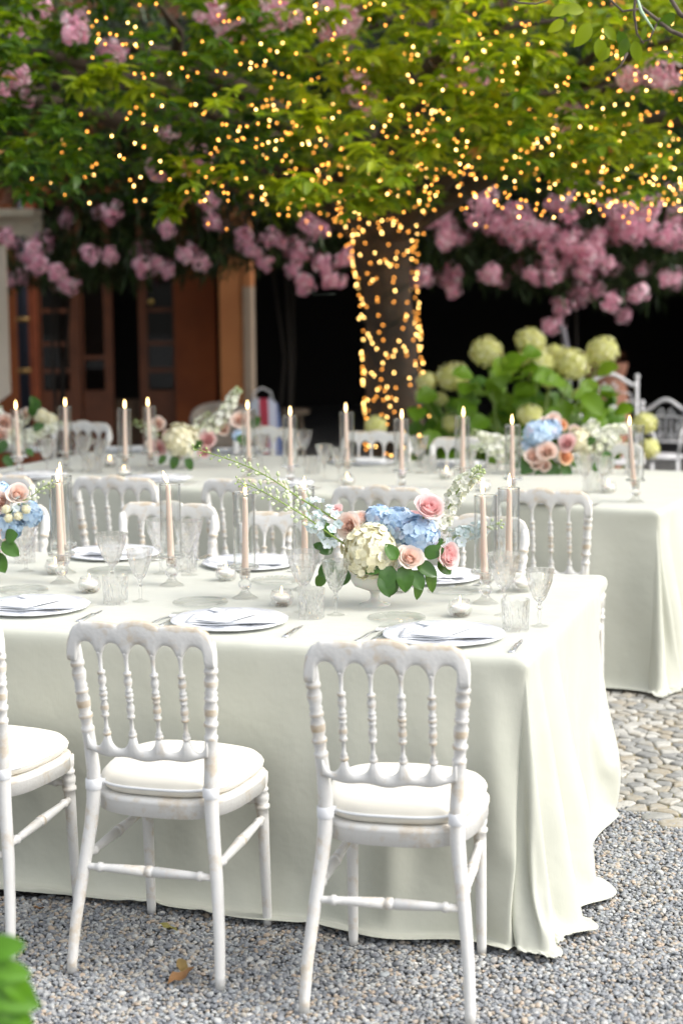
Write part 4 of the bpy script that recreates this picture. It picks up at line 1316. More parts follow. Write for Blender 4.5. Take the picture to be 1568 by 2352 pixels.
MB().lathe([(.001, 0), (.13, 0), (.14, .04), (.10, .07), (.16, .2), (.20, .45), (.205, zt*.6), (.18, zt*.8), (.15, zt-.12), (.17, zt-.08), (.185, zt-.02), (.185, zt), (.15, zt), (.14, zt-.1), (.001, zt-.15)], 28).build("urn_body", plaster("old_terracotta", (0.46, 0.22, 0.14), (0.33, 0.15, 0.10)), ur)
P_ = MB()
for k in range(26):
    a, r = random.uniform(0, 6.28), random.uniform(.02, .12)
    Tm = Matrix.Translation((r*cos(a), r*sin(a), zt-.02+random.uniform(0, .05))) @ Matrix.Rotation(a-pi/2, 4, 'Z') @ Matrix.Rotation(random.uniform(.3, 1.3), 4, 'X')
    P_.cur = random.random(); P_.add(*leaf_grid(.12, .04), T=Tm)
pl_ = P_.build("dried_foliage", tone_mat("dry_orange_leaf", [(0, (.2, .06, .02)), (1, (.35, .14, .05))], .7), ur); tag(pl_, kind='stuff')
hk = MB(); a0 = at(1283, 748, 13.0); a1 = at(1296, 775, 13.0); a2 = at(1303, 812, 13.0)
hk.tube([a0, (a0+a1)/2+Vector((.012, 0, .01)), a1, a2, (a2.x+.02, 13.0, .7), (a2.x+.02, 13.0, 0)], .022, 8)
tag(hk.build("bent_post", plain("grey_metal", (0.22, 0.21, 0.24), .5)), "thin bent grey metal post rising out of the dark behind the hydrangea", "post")

# ------------------------------------------------------------------ wrought iron chairs
M_IRON = plain("white_painted_iron", (0.66, 0.66, 0.68), .45, var=.06)
def spiral(c, r, a0, turns, sgn, n=22):
    return [(c[0]+r*(1-.8*t/n)*cos(a0+sgn*turns*2*pi*t/n), 0, c[1]+r*(1-.8*t/n)*sin(a0+sgn*turns*2*pi*t/n)) for t in range(n+1)]
def iron_chair(P, yaw, W, ztop, label, medal):
    e = empty("iron_chair", P, yaw, label, "garden chair", "white wrought iron chairs")
    h = W/2
    for s in (-1, 1):
        m = MB(); m.tube([(s*h, .02, 0), (s*h, 0, .44), (s*h, 0, ztop-.04)], .013, 8); m.build("rear_leg", M_IRON, e)
        MB().ball((s*h, 0, ztop-.025), .021).build("finial", M_IRON, e)
        m = MB(); m.tube([(s*h*.95, -.44, 0), (s*h*.95, -.42, .44)], .012, 8); m.build("front_leg", M_IRON, e)
        m = MB(); m.tube([(s*h, 0, .66), (s*(h+.02), -.2, .67), (s*(h+.01), -.40, .62), (s*h*.96, -.42, .45)], .010, 8); m.build("arm", M_IRON, e)
    n = 24
    arch = lambda x: ztop-.085+.085*(.5+.5*cos(pi*x/h))
    MB().tube([(-h+2*h*t/n, 0, arch(-h+2*h*t/n)) for t in range(n+1)], .013, 8).build("top_rail", M_IRON, e)
    MB().tube([(-h, 0, .52), (h, 0, .52)], .009, 8).build("lower_rail", M_IRON, e)
    for s in (-1, 1):
        for c_, r_, a_, tn in (((s*.045, ztop-.095), .032, pi/2, 1.2), ((s*(h-.06), ztop-.23), .045, 0 if s > 0 else pi, 1.3), ((s*(h-.06), .62), .05, -pi/2, 1.3), ((s*.05, .56), .03, pi/2, 1.1)):
            MB().tube(spiral(c_, r_, a_, tn, s), .005, 6).build("scroll", M_IRON, e)
        MB().tube([(s*(h-.015), 0, ztop-.23), (s*(h-.05), 0, ztop-.14), (s*.07, 0, ztop-.13)], .005, 6).build("scroll", M_IRON, e)
    zc = (.52+ztop-.13)/2 + .02
    if medal:
        m = MB(); k_ = 28; vs = []
        for y_ in (-.008, .008):
            for sc in (1, .72):
                vs += [(.068*sc*cos(2*pi*k/k_), y_*(1 if sc == 1 else 1.3), zc+.115*sc*sin(2*pi*k/k_)) for k in range(k_)]
        fs = []
        for k in range(k_):
            k2 = (k+1) % k_
            fs += [(k, k2, k_+k2, k_+k), (2*k_+k2, 2*k_+k, 3*k_+k, 3*k_+k2), (k, 2*k_+k, 2*k_+k2, k2)]
        fs += [tuple(range(k_, 2*k_)), tuple(range(4*k_-1, 3*k_-1, -1))]
        md = m.add(vs, fs).build("medallion", M_IRON, e)
        for k in range(18):
            a = 2*pi*k/18
            MB().ball((.056*cos(a), -.010, zc+.097*sin(a)), .008, nu=6, nv=4).build("bead", M_IRON, md)
        for k in range(6):
            MB().ball((.022*cos(k*1.05), -.012, zc+.04*sin(k*1.05)), .013, nu=6, nv=4).build("rosette", M_IRON, md)
    else:
        MB().tube([(-.11, 0, .60), (-.13, 0, .70), (-.06, 0, ztop-.12), (.06, 0, ztop-.12), (.13, 0, .70), (.11, 0, .60)], .007, 6).build("inner_hoop", M_IRON, e)
        for k in range(5): MB().tube([(-.08+.04*k, 0, .52), (-.08+.04*k, 0, ztop-.13-.01*abs(k-2))], .005, 6).build("bar", M_IRON, e)
    m = MB(); m.lathe([(.001, .425), (h-.02, .425), (h, .432), (h, .44), (h-.02, .446), (.001, .446)], 24, Matrix.Translation((0, -.21, 0)))
    m.build("seat", M_IRON, e)
    return e
Yc = 12.6
pa, pb = at(1331, 900, Yc), at(1464, 900, Yc)
iron_chair(Vector(((pa.x+pb.x)/2, Yc, 0)), .12, pb.x-pa.x, at(1395, 858, Yc).z, "white wrought iron garden chair with an oval beaded medallion in its back", True)
Yc = 12.9
pa, pb = at(1482, 930, Yc), at(1556, 930, Yc)
iron_chair(Vector(((pa.x+pb.x)/2+.03, Yc, 0)), -.35, .34, at(1500, 918, Yc).z+.0, "lower white wrought iron garden chair with a hooped back at the right edge", False)
# ------------------------------------------------------------------ the lit tree
M_BARK = plaster("tree_bark", (0.085, 0.06, 0.042), (0.035, 0.026, 0.02), .95)
bn = M_BARK.node_tree; 
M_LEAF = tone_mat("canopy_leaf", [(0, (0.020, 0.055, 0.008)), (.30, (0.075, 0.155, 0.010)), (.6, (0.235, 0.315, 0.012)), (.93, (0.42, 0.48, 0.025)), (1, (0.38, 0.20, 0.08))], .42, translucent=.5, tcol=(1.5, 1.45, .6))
tb = at_ground(915, 12.0)
tree = empty("lit_tree", tb, 0, "big spreading tree hung with warm fairy lights behind the far table", "tree")
def W(p): return Vector(p)-tb
tr = MB()
def P12(px, py, Y=12.0): return at(px, py, Y)
ax = [(920, 1240, .27), (918, 1100, .205), (912, 980, .185), (903, 860, .17), (895, 740, .165), (886, 640, .17), (878, 560, .185), (874, 500, .21)]
pts_, rd = [], []
for i, (px, py, r) in enumerate(ax):
    p = P12(px, py); 
    if i == 0: p.z = -.05
    pts_.append(W(p)); rd.append(r)
def bark_tube(m, pts, rad, n=16, amp=.10, seed=0):
    k0 = len(m.v)
    # densify
    P, R = [], []
    for a in range(len(pts)-1):
        for t in (0, .25, .5, .75):
            P.append(pts[a].lerp(pts[a+1], t)); R.append(rad[a]*(1-t)+rad[a+1]*t)
    P.append(pts[-1]); R.append(rad[-1])
    m.tube(P, R, n)
    c = [P[i//n] for i in range(n*len(P))]
    for i in range(n*len(P)):
        v = Vector(m.v[k0+i]); d = v-c[i]
        q = noise.noise(Vector((v.x*9+seed, v.y*9, v.z*2.2)))*amp*1.4 + noise.noise(Vector((v.x*30, v.y*30, v.z*9)))*amp*.5
        m.v[k0+i] = tuple(c[i] + d*(1+q))
bark_tube(tr, pts_, rd, 26, .16)
tr.build("trunk", M_BARK, tree)
fork = pts_[-1]
rt = random.Random(21)
branches = []     # world polylines
limbs = [((-1.6, -1.2, 1.0), .12), ((1.5, -1.5, .75), .12), ((.25, -2.6, .75), .11), ((-3.0, .3, 1.0), .11), ((3.0, .2, .9), .11), ((-.5, 1.6, 1.8), .12), ((.4, -.2, 2.4), .13), ((-2.4, -2.6, .85), .08), ((2.2, -3.0, .75), .085), ((3.4, -1.6, .55), .08), ((-3.6, -1.6, .8), .08)]
for k, (d, r) in enumerate(limbs):
    e = fork + Vector(d)
    mid = fork.lerp(e, .5) + Vector((rt.uniform(-.15, .15), rt.uniform(-.15, .15), .28))
    b = MB(); P = [fork-Vector((0, 0, .15)), fork.lerp(mid, .5)+Vector((0, 0, .08)), mid, mid.lerp(e, .5)+Vector((0, 0, .06)), e]
    bark_tube(b, P, [r*1.1, r*.85, r*.65, r*.45, r*.25], 9, .12, k)
    o = b.build("branch", M_BARK, tree)
    branches.append(P)
    for q in range(3):
        s = P[2].lerp(P[4], rt.random()*.8); f_ = s + Vector((rt.uniform(-.9, .9), rt.uniform(-.9, .6), rt.uniform(-.35, .45)))
        m2 = s.lerp(f_, .5)+Vector((rt.uniform(-.12, .12), 0, rt.uniform(-.1, .15)))
        tw = MB(); bark_tube(tw, [s, m2, f_], [r*.4, r*.25, r*.08], 6, .12, q); tw.build("twig", M_BARK, o)
        branches.append([s, m2, f_])
# canopy: rosettes of leaves on the ends of twigs
LEAFV, LEAFF = leaf_grid(.092, .040, .35, .35, 4)
def zlow(X):      # lower edge of the crown as the photograph shows it, in metres, across the view
    px = X
    j = 26*noise.noise(Vector((px*.021, 3.1, 0))) + 14*noise.noise(Vector((px*.07, 7.7, 0)))
    if px < 130: return 405+j*.5
    if px < 250: return 450+j
    if px < 560: return 466+j
    if px < 800: return 482+j
    if px < 960: return 462+j
    if px < 1250: return 392+(px-960)*.10+j
    return 425+(px-1250)*.17+j
big, nbig = [], 0
foliage = MB()
def rosette(c, size, tone, nl, up=.6, store=None):
    base_az = rt.uniform(0, 6.28)
    for k in range(nl):
        az = base_az + k*2.4 + rt.uniform(-.3, .3)
        el = rt.uniform(-.75, .55) * (1-up*.3)
        s = size*rt.uniform(.7, 1.15)
        M = Matrix.Translation(c) @ Matrix.Rotation(az, 4, 'Z') @ Matrix.Rotation(el, 4, 'X') @ Matrix.Rotation(rt.uniform(-.6, .6), 4, 'Y') @ Matrix.Scale(s, 4)
        t = max(0, min(.97, tone+rt.uniform(-.16, .16)))
        if rt.random() < .006: t = 1
        store.append((M, t))
allr = []
def lobes(n):
    out = []
    for k in range(n):
        Y = rt.uniform(8.6, 12.7)
        px = rt.uniform(-260, 1830)
        lo = at(px, zlow(px), Y).z
        hi = at(px, -260, Y).z
        t = rt.random()**1.1
        z = lo + .03 + (hi-lo)*t
        X = at(px, 600, Y).x
        out.append((X, Y, z))
    return out
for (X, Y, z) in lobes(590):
    tone = .20 + .34*rt.random()  # leaf colour also carries shade: darker left, deep and underneath, lighter above
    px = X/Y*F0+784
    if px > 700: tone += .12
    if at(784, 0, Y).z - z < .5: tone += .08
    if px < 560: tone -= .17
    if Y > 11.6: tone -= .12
    c0 = Vector((X, Y, z))
    R = rt.uniform(.16, .34)
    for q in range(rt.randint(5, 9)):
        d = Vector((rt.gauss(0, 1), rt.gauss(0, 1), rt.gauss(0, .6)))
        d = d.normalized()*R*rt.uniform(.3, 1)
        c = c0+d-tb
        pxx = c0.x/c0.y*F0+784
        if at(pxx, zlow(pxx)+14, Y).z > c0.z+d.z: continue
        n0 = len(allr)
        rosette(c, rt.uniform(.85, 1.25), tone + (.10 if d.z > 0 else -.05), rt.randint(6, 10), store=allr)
# hanging sprigs below the edge
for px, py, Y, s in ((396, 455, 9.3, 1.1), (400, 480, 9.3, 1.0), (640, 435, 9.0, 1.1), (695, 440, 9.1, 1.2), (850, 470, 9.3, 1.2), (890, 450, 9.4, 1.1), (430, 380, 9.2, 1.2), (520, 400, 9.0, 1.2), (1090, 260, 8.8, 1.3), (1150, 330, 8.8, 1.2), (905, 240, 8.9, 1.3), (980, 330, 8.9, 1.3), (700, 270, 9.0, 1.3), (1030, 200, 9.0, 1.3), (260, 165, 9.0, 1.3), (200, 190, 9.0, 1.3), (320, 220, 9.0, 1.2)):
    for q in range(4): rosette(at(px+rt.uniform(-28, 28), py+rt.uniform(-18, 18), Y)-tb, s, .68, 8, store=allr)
# nearest, best seen leaves are parts; the rest of the crown is one mass
def seen_key(it):
    p = it[0].translation + tb
    px, py = p.x/p.y*F0+784, 608-(p.z-CAMH)/p.y*F0
    return p.y + (0 if -20 < px < 1590 and 0 < py < 520 else 50)
allr.sort(key=seen_key)
lm = {}
for i, (M, t) in enumerate(allr[:300]):
    k = round(t*8)/8
    if k not in lm:
        b = MB(); b.cur = k; b.add(LEAFV, LEAFF); lm[k] = b.mesh("leaf", M_LEAF)
    o = bpy.data.objects.new("leaf", lm[k]); C.objects.link(o); o.parent = tree; o.matrix_local = M
LV = np.array(LEAFV); nv = len(LV)
VS = np.empty((len(allr)-300, nv, 3)); TN = []
for i, (M, t) in enumerate(allr[300:]):
    A = np.array(M); VS[i] = LV @ A[:3, :3].T + A[:3, 3]; TN += [t]*len(LEAFF)
LF = np.array(LEAFF); nl_ = len(allr)-300
FI = (LF[None]+(np.arange(nl_)*nv)[:, None, None]).reshape(-1, 4)
me = bpy.data.meshes.new("crown"); me.vertices.add(nl_*nv); me.vertices.foreach_set('co', VS.astype(np.float32).ravel())
me.loops.add(FI.size); me.loops.foreach_set('vertex_index', FI.ravel().astype(np.int32))
me.polygons.add(len(FI)); me.polygons.foreach_set('loop_start', np.arange(0, FI.size, 4, dtype=np.int32))
me.polygons.foreach_set('use_smooth', np.ones(len(FI), dtype=bool))
me.update(calc_edges=True)
a_ = me.attributes.new("tone", 'FLOAT', 'FACE'); a_.data.foreach_set('value', np.array(TN, dtype=np.float32))
me.materials.append(M_LEAF)
crown = obj("crown", me, tree); tag(crown, kind='stuff')
SC["n_leaves"] = len(allr)

# branches and leaves of the same tree hanging close, top right corner
sp = empty("overhanging_branch", at(1500, -60, 6.4), 0, "bare twigs and close leaves hanging into the top right corner", "branch")
o0 = sp.location.copy()
M_TWIG = plain("twig_bark", (0.11, 0.085, 0.065), .9, var=.3, scale=30, bmp=.5, bscale=60)
for pl, r in ((((1600, 95), (1540, 70), (1475, 18), (1440, -30)), .009), (((1475, 18), (1430, 25), (1380, -20)), .005), (((1460, -20), (1456, 30), (1462, 75), (1478, 100)), .006), (((1515, 40), (1490, 90), (1470, 96)), .004),
              (((1440, 120), (1425, 150), (1395, 175)), .005), (((1160, -10), (1190, 5), (1230, 8), (1255, 0), (1280, -20)), .005), (((1600, 60), (1560, 30), (1530, -20)), .010)):
    MB().tube([at(x, y, 6.4)-o0 for x, y in pl], [r*(1-.15*i) for i in range(len(pl))], 7).build("twig", M_TWIG, sp)
for px, py, rot, s, tn in ((1355, 50, 2.6, 1.15, .6), (1375, 85, 3.3, 1.0, .55), (1310, 15, 1.9, .9, .7), (1340, 25, 1.4, .9, .65), (1420, 70, 3.6, .8, .3), (1440, 85, 2.8, .85, .35), (1455, 92, 3.4, .9, .5), (1550, 30, 2.2, .9, .3), (1400, 108, 2.5, .7, .6), (1295, 45, 2.2, .8, .75), (1480, 60, 3.0, .6, .4), (1385, 60, 4.0, .8, .55)):
    b = MB(); b.cur = tn
    M = Matrix.Rotation(.2, 4, 'Z') @ Matrix.Rotation(pi/2, 4, 'X') @ Matrix.Rotation(rot, 4, 'Z') @ Matrix.Rotation(rt.uniform(-.5, .5), 4, 'Y') @ Matrix.Scale(s*1.05, 4)
    b.add(*leaf_grid(.085, .048, .3, .3, 6), T=M)
    o = b.build("leaf", M_LEAF, sp); o.location = at(px, py, 6.4)-o0
tp = MB(); tp.tube([at(1462, -10, 6.38), at(1472, 25, 6.37), at(1490, 52, 6.38), at(1503, 70, 6.38)], [.0035, .006, .004, .001], 6)
tag(tp.build("ribbon_strip", plain("pale_green_ribbon", (0.45, 0.62, 0.42), .5)), "thin pale green ribbon strip caught in the top right twigs", "ribbon")

# ------------------------------------------------------------------ fairy lights
fl = empty("fairy_lights", tb, 0, "strings of warm fairy lights wound round the trunk and through the tree crown", "string lights")
bulbs = []
def trunk_at(z):
    for a in range(len(pts_)-1):
        if pts_[a].z <= z <= pts_[a+1].z:
            t = (z-pts_[a].z)/(pts_[a+1].z-pts_[a].z); return pts_[a].lerp(pts_[a+1], t), rd[a]*(1-t)+rd[a+1]*t
    return pts_[-1], rd[-1]
wire = MB()
for s in range(6):
    P = []
    z0_ = .55; turns = 7.5
    for k in range(105):
        t = k/104; z = z0_+t*1.5; a = s*1.05+turns*2*pi*t+.5*sin(k*.5)
        c, r = trunk_at(z+.05*sin(a*2+s))
        p = c+Vector((cos(a)*(r*1.16), sin(a)*(r*1.16), 0)); P.append(p)
        if rt.random() < .16: bulbs.append((p+Vector((cos(a), sin(a), 0))*.012+Vector((0, 0, rt.uniform(-.015, .015))), rt.random() < .5))
    wire.tube(P, .0018, 4)
def drape(a, b, sag, n, jitter=.05):
    P = []
    for k in range(n+1):
        t = k/n; p = a.lerp(b, t); p = p+Vector((rt.gauss(0, jitter), rt.gauss(0, jitter), -sag*4*t*(1-t)+rt.gauss(0, jitter))); P.append(p)
    wire.tube(P, .0016, 4)
    return P
def px_ok(p, maxy=515):
    q = p+tb; px, py = q.x/q.y*F0+784, 608-(q.z-CAMH)/q.y*F0
    return py < maxy
# dense swags low on the right, looser through the middle and the left
for s in range(15):
    x0 = rt.uniform(930, 1500); y0 = rt.uniform(330, 440); x1 = x0+rt.uniform(120, 380); y1 = y0+rt.uniform(-40, 70); Y = rt.uniform(9.2, 10.8)
    for p in drape(at(x0, y0, Y)-tb, at(x1, y1, Y+rt.uniform(-.5, .5))-tb, rt.uniform(.02, .14), 14, .045):
        if rt.random() < .9 and px_ok(p, 520): bulbs.append((p, rt.random() < .45))
for s in range(13):     # from the fork outwards
    x1, y1 = rt.uniform(560, 1250), rt.uniform(60, 420); Y = rt.uniform(8.8, 10.5)
    for p in drape(fork+Vector((rt.uniform(-.25, .25), -.2, rt.uniform(-.15, .2))), at(x1, y1, Y)-tb, rt.uniform(-.1, .1), 15, .06):
        if rt.random() < .8: bulbs.append((p, rt.random() < .35))
for s in range(112):
    x0, y0 = rt.uniform(120, 1560), rt.uniform(-20, 430)
    if x0 < 420 and rt.random() < .35: continue
    a = rt.uniform(-.7, .7)+(0 if rt.random() < .5 else 1.2); l = rt.uniform(120, 260); Y = rt.uniform(8.7, 10.4)
    for p in drape(at(x0, y0, Y)-tb, at(x0+l*cos(a), y0+l*sin(a), Y+rt.uniform(-.4, .4))-tb, rt.uniform(.0, .08), 8, .05):
        if rt.random() < .9 and px_ok(p, 470 if x0 < 700 else 500): bulbs.append((p, rt.random() < .3))
for px, py in ((640, 492), (662, 494), (478, 513), (583, 490), (520, 526), (662, 478)): bulbs.append((at(px, py, 9.6)-tb, False))
for k in range(250):      # bulbs all round the trunk, spreading where it forks
    z = .55+1.62*(k+rt.random())/250; c, r = trunk_at(min(z, pts_[-1].z)); a = rt.uniform(0, 6.283); r *= 1.2+max(0, z-1.85)*2.2*rt.random()
    bulbs.append((c+Vector((cos(a)*r, sin(a)*r, z-min(z, pts_[-1].z)+rt.uniform(-.02, .02))), rt.random() < .5))
for k in range(110):
    q = Vector((rt.gauss(0, .34), rt.uniform(-.7, -.1), rt.uniform(-.12, .45))); bulbs.append((fork+q, rt.random() < .4))
wo_ = wire.build("cable", plain("dark_green_wire", (0.01, 0.02, 0.012), .6), fl); 
m1 = MB().ball((0, 0, 0), (.0047, .0047, .0058), nu=6, nv=4).mesh("bulb", M_BULB)
m2 = MB().ball((0, 0, 0), (.0047, .0047, .0058), nu=6, nv=4).mesh("bulb", M_BULB2)
rt.shuffle(bulbs); bulbs.sort(key=lambda b: 0 if (b[0]+tb).y < 12.4 and abs((b[0]+tb).x/(b[0]+tb).y) < .19 else 1)
for p, br in bulbs[:300]:
    o = obj("bulb", m2 if br else m1, fl); o.location = p
for mt_, br in ((M_BULB, False), (M_BULB2, True)):
    mb = MB()
    for p, b_ in bulbs[300:]:
        if b_ == br: mb.ball(p, (.0047, .0047, .0058), nu=6, nv=4)
    tag(mb.build("bulb", mt_, fl), kind='stuff')
SC["n_bulbs"] = len(bulbs)

# ------------------------------------------------------------------ oleanders behind
M_OLE = tone_mat("oleander_leaf", [(0, (0.014, 0.032, 0.008)), (.5, (0.032, 0.070, 0.014)), (1, (0.075, 0.12, 0.02))], .5, translucent=.2)
M_PINK = tone_mat("pink_petal", [(0, (0.82, 0.40, 0.54)), (.4, (0.92, 0.57, 0.69)), (.8, (0.96, 0.74, 0.81)), (1, (0.96, 0.84, 0.88))], .6, translucent=.45)
OV, OF = leaf_grid(.13, .022, .3, .2, 3)
def blossom_me(seed):
    r = random.Random(seed); m = MB()
    for k in range(34):
        d = Vector((r.gauss(0, 1), r.gauss(0, 1), r.gauss(0, 1))).normalized()
        c = Vector((d.x*.075, d.y*.075, d.z*.058))*r.uniform(.45, 1.25)
        q = d.to_track_quat('Z', 'Y').to_matrix().to_4x4()
        m.cur = r.random()
        for p in range(5):
            a = p*2*pi/5
            T = Matrix.Translation(c) @ q @ Matrix.Rotation(a, 4, 'Z') @ Matrix.Rotation(.35, 4, 'X')
            m.add([(0, 0, 0), (-.010, .012, .001), (-.009, .024, .003), (.002, .027, .004), (.011, .022, .003), (.008, .010, .001)], [(0, 5, 4, 3, 2, 1)], T=T)
    return m.mesh("blossom", M_PINK)
BL = [blossom_me(k) for k in range(4)]
ro = random.Random(77)
M_DKB = plain('dark_bark', (0.018, 0.014, 0.010), .9)
def oleander(X, Y, label, spots, xr, seed, tops):
    base = Vector((X, Y, 0))
    e = empty("oleander", base, 0, label, "oleander", "pink flowering oleanders behind the tree")
    for k in range(3):
        a = ro.uniform(-.5, .5)
        MB().tube([(ro.uniform(-.2, .2), ro.uniform(-.1, .1), 0), (a*.2, ro.uniform(-.1, .3), 1.1), (a*.6, ro.uniform(0, .4), 2.3), (a*2, 0, 3.2)], [.016, .013, .010, .005], 7).build("trunk", M_DKB, e)
    V, FA, TT = [], [], []
    cl = []
    for (px, py, n, sp_) in spots:
        for q in range(int(n*1.7+.5)): cl.append((px+ro.gauss(0, sp_), py+ro.gauss(0, sp_*.6), Y+ro.uniform(-1.1, -.1) if py > 395 else ro.uniform(9.4, 10.8)))
    for (px0, px1, lowf, n) in xr:
        for q in range(n):
            px = ro.uniform(px0, px1); lo = lowf(px)
            py = lo - abs(ro.gauss(0, 1))*150 if ro.random() < .6 else ro.uniform(-100, lo)
            if px < 118 and 405 < py < 570: continue
            c = at(px, py, Y+ro.uniform(-.7, .9))-base
            tn = ro.uniform(.1, .8)
            for l in range(7):
                M = Matrix.Translation(c+Vector((ro.uniform(-.09, .09), ro.uniform(-.09, .09), ro.uniform(-.07, .07)))) @ Matrix.Rotation(ro.uniform(0, 6.28), 4, 'Z') @ Matrix.Rotation(ro.uniform(-1.3, .6), 4, 'X') @ Matrix.Scale(ro.uniform(.8, 1.25), 4)
                V.append(M); TT.append(max(0, min(1, tn+ro.uniform(-.2, .2))))
    OVn = np.array(OV); nv = len(OVn); n = len(V)
    VS = np.empty((n, nv, 3))
    for i, M in enumerate(V):
        A = np.array(M); VS[i] = OVn @ A[:3, :3].T + A[:3, 3]
    FI = (np.array(OF)[None]+(np.arange(n)*nv)[:, None, None]).reshape(-1, 4)
    me = bpy.data.meshes.new("foliage"); me.vertices.add(n*nv); me.vertices.foreach_set('co', VS.astype(np.float32).ravel())
    me.loops.add(FI.size); me.loops.foreach_set('vertex_index', FI.ravel().astype(np.int32))
    me.polygons.add(len(FI)); me.polygons.foreach_set('loop_start', np.arange(0, FI.size, 4, dtype=np.int32)); me.update(calc_edges=True)
    a_ = me.attributes.new("tone", 'FLOAT', 'FACE'); a_.data.foreach_set('value', np.repeat(np.array(TT, dtype=np.float32), len(OF)))
    me.materials.append(M_OLE)
    tag(obj("crown", me, e), kind='stuff')
    for (px, py, y) in cl:
        o = obj("blossom", ro.choice(BL), e); o.location = at(px, py, y)-base
        s = ro.uniform(.55, 1.0); o.scale = (s, s, s); o.rotation_euler = (ro.uniform(0, 3), ro.uniform(0, 3), ro.uniform(0, 3))
lowA = lambda px: 640 if px < 330 else 615
lowB = lambda px: 600
lowC = lambda px: 620+max(0, px-1000)*.13 if px < 1500 else 640
left_sp = [(205, 582, 1, 4), (250, 587, 1, 4), (325, 573, 1, 3), (325, 612, 1, 3), (358, 605, 1, 4), (372, 618, 2, 8), (438, 580, 2, 8), (455, 605, 1, 5), (25, 640, 2, 12), (85, 608, 1, 4), (60, 590, 1, 8), (130, 625, 1, 4), (142, 650, 2, 7), (385, 517, 2, 10), (490, 510, 2, 12), (245, 485, 2, 12), (150, 500, 1, 8), (10, 555, 2, 14), (100, 560, 2, 14), (20, 210, 2, 20), (130, 40, 3, 26), (20, 170, 2, 14), (170, 80, 2, 14), (260, 120, 2, 10), (30, 60, 2, 20), (450, 340, 3, 25), (380, 390, 3, 20)]
mid_sp = [(490, 470, 2, 14), (580, 580, 2, 10), (605, 595, 1, 5), (570, 550, 2, 9), (680, 570, 4, 16), (730, 520, 5, 18), (675, 620, 1, 5), (735, 600, 2, 8), (770, 640, 3, 12), (800, 600, 2, 12), (635, 545, 2, 10), (700, 650, 1, 4), (640, 40, 4, 12), (620, 10, 2, 12), (780, 70, 4, 20), (830, 180, 3, 12), (760, 20, 3, 20), (830, 215, 2, 12), (540, 60, 2, 20), (480, 30, 2, 14), (850, 255, 1, 8), (1030, 185, 2, 10), (1080, 180, 2, 10), (1000, 130, 1, 10)]
right_sp = [(1050, 430, 5, 18), (1110, 460, 6, 24), (1000, 500, 7, 22), (1030, 540, 6, 22), (1150, 510, 8, 26), (1200, 530, 8, 26), (1260, 545, 8, 26), (1330, 560, 10, 30), (1370, 600, 7, 22), (1290, 600, 6, 22), (1230, 620, 4, 18), (970, 635, 3, 12), (1035, 640, 3, 13), (1130, 630, 4, 14), (1040, 665, 1, 5), (1195, 608, 1, 5), (1470, 500, 8, 30), (1540, 540, 5, 22), (1470, 620, 2, 10), (1530, 640, 3, 14), (1400, 690, 2, 7), (1365, 665, 2, 8), (1330, 680, 2, 8), (1290, 700, 2, 7), (1285, 742, 2, 14), (1438, 722, 1, 4), (1465, 672, 1, 4), (1420, 530, 6, 26), (1560, 500, 3, 14), (1440, 470, 5, 30), (1300, 470, 4, 30), (1380, 430, 3, 20), (1540, 440, 2, 10), (1460, 180, 3, 22), (1520, 150, 3, 20), (1540, 180, 2, 14), (1300, 260, 2, 30)]
oleander(-2.2, 13.9, "pink oleander with sparse blossom hanging over the orange house's doors", left_sp, [(-250, 520, lowA, 1500), (-120, 640, lambda px: 400, 1300)], 1, 0)
oleander(-.35, 13.7, "pink oleander between the pillar and the lit tree trunk", mid_sp, [(460, 1000, lowB, 900), (500, 1000, lambda px: 380, 700)], 2, 0)
oleander(1.8, 13.8, "pink oleander thick with blossom to the right of the lit tree trunk", right_sp, [(940, 1850, lowC, 1700), (940, 1650, lambda px: 300, 500)], 3, 0)
# ------------------------------------------------------------------ flowers
M_ROSE = tone_mat("pink_rose_petal", [(0, (0.86, 0.50, 0.50)), (.5, (0.89, 0.64, 0.63)), (1, (0.92, 0.77, 0.74))], .6, translucent=.45)
M_BLUSH = tone_mat("blush_rose_petal", [(0, (0.90, 0.66, 0.55)), (.5, (0.92, 0.76, 0.68)), (1, (0.93, 0.84, 0.78))], .6, translucent=.45)
M_PEACH = tone_mat("peach_rose_petal", [(0, (0.86, 0.46, 0.25)), (1, (0.88, 0.66, 0.46))], .6, translucent=.45)
M_WHYD = tone_mat("white_hydrangea_floret", [(0, (0.76, 0.70, 0.44)), (.5, (0.86, 0.82, 0.60)), (1, (0.90, 0.88, 0.74))], .65, translucent=.2)
M_BHYD = tone_mat("blue_hydrangea_floret", [(0, (0.42, 0.60, 0.80)), (.5, (0.52, 0.69, 0.86)), (.85, (0.64, 0.76, 0.88)), (1, (0.70, 0.70, 0.82))], .65, translucent=.2)
M_GHYD = tone_mat("lime_hydrangea_floret", [(0, (0.68, 0.68, 0.24)), (.5, (0.82, 0.82, 0.36)), (1, (0.91, 0.89, 0.64))], .65, translucent=.35)
M_DELW = tone_mat("white_delphinium", [(0, (0.56, 0.62, 0.36)), (.4, (0.78, 0.80, 0.62)), (1, (0.86, 0.86, 0.80))], .6, translucent=.2)
M_DELB = tone_mat("pale_blue_delphinium", [(0, (0.58, 0.68, 0.50)), (.4, (0.66, 0.76, 0.76)), (1, (0.78, 0.84, 0.86))], .6, translucent=.2)
M_BUD = tone_mat("green_white_bud", [(0, (0.42, 0.52, 0.20)), (.5, (0.62, 0.70, 0.42)), (1, (0.80, 0.82, 0.70))], .5, translucent=.15)
M_STEM = plain("green_stem", (0.22, 0.32, 0.06), .5, var=.15)
M_DKL = tone_mat("glossy_dark_leaf", [(0, (0.025, 0.080, 0.008)), (.6, (0.060, 0.155, 0.015)), (1, (0.12, 0.22, 0.03))], .28, translucent=.12)
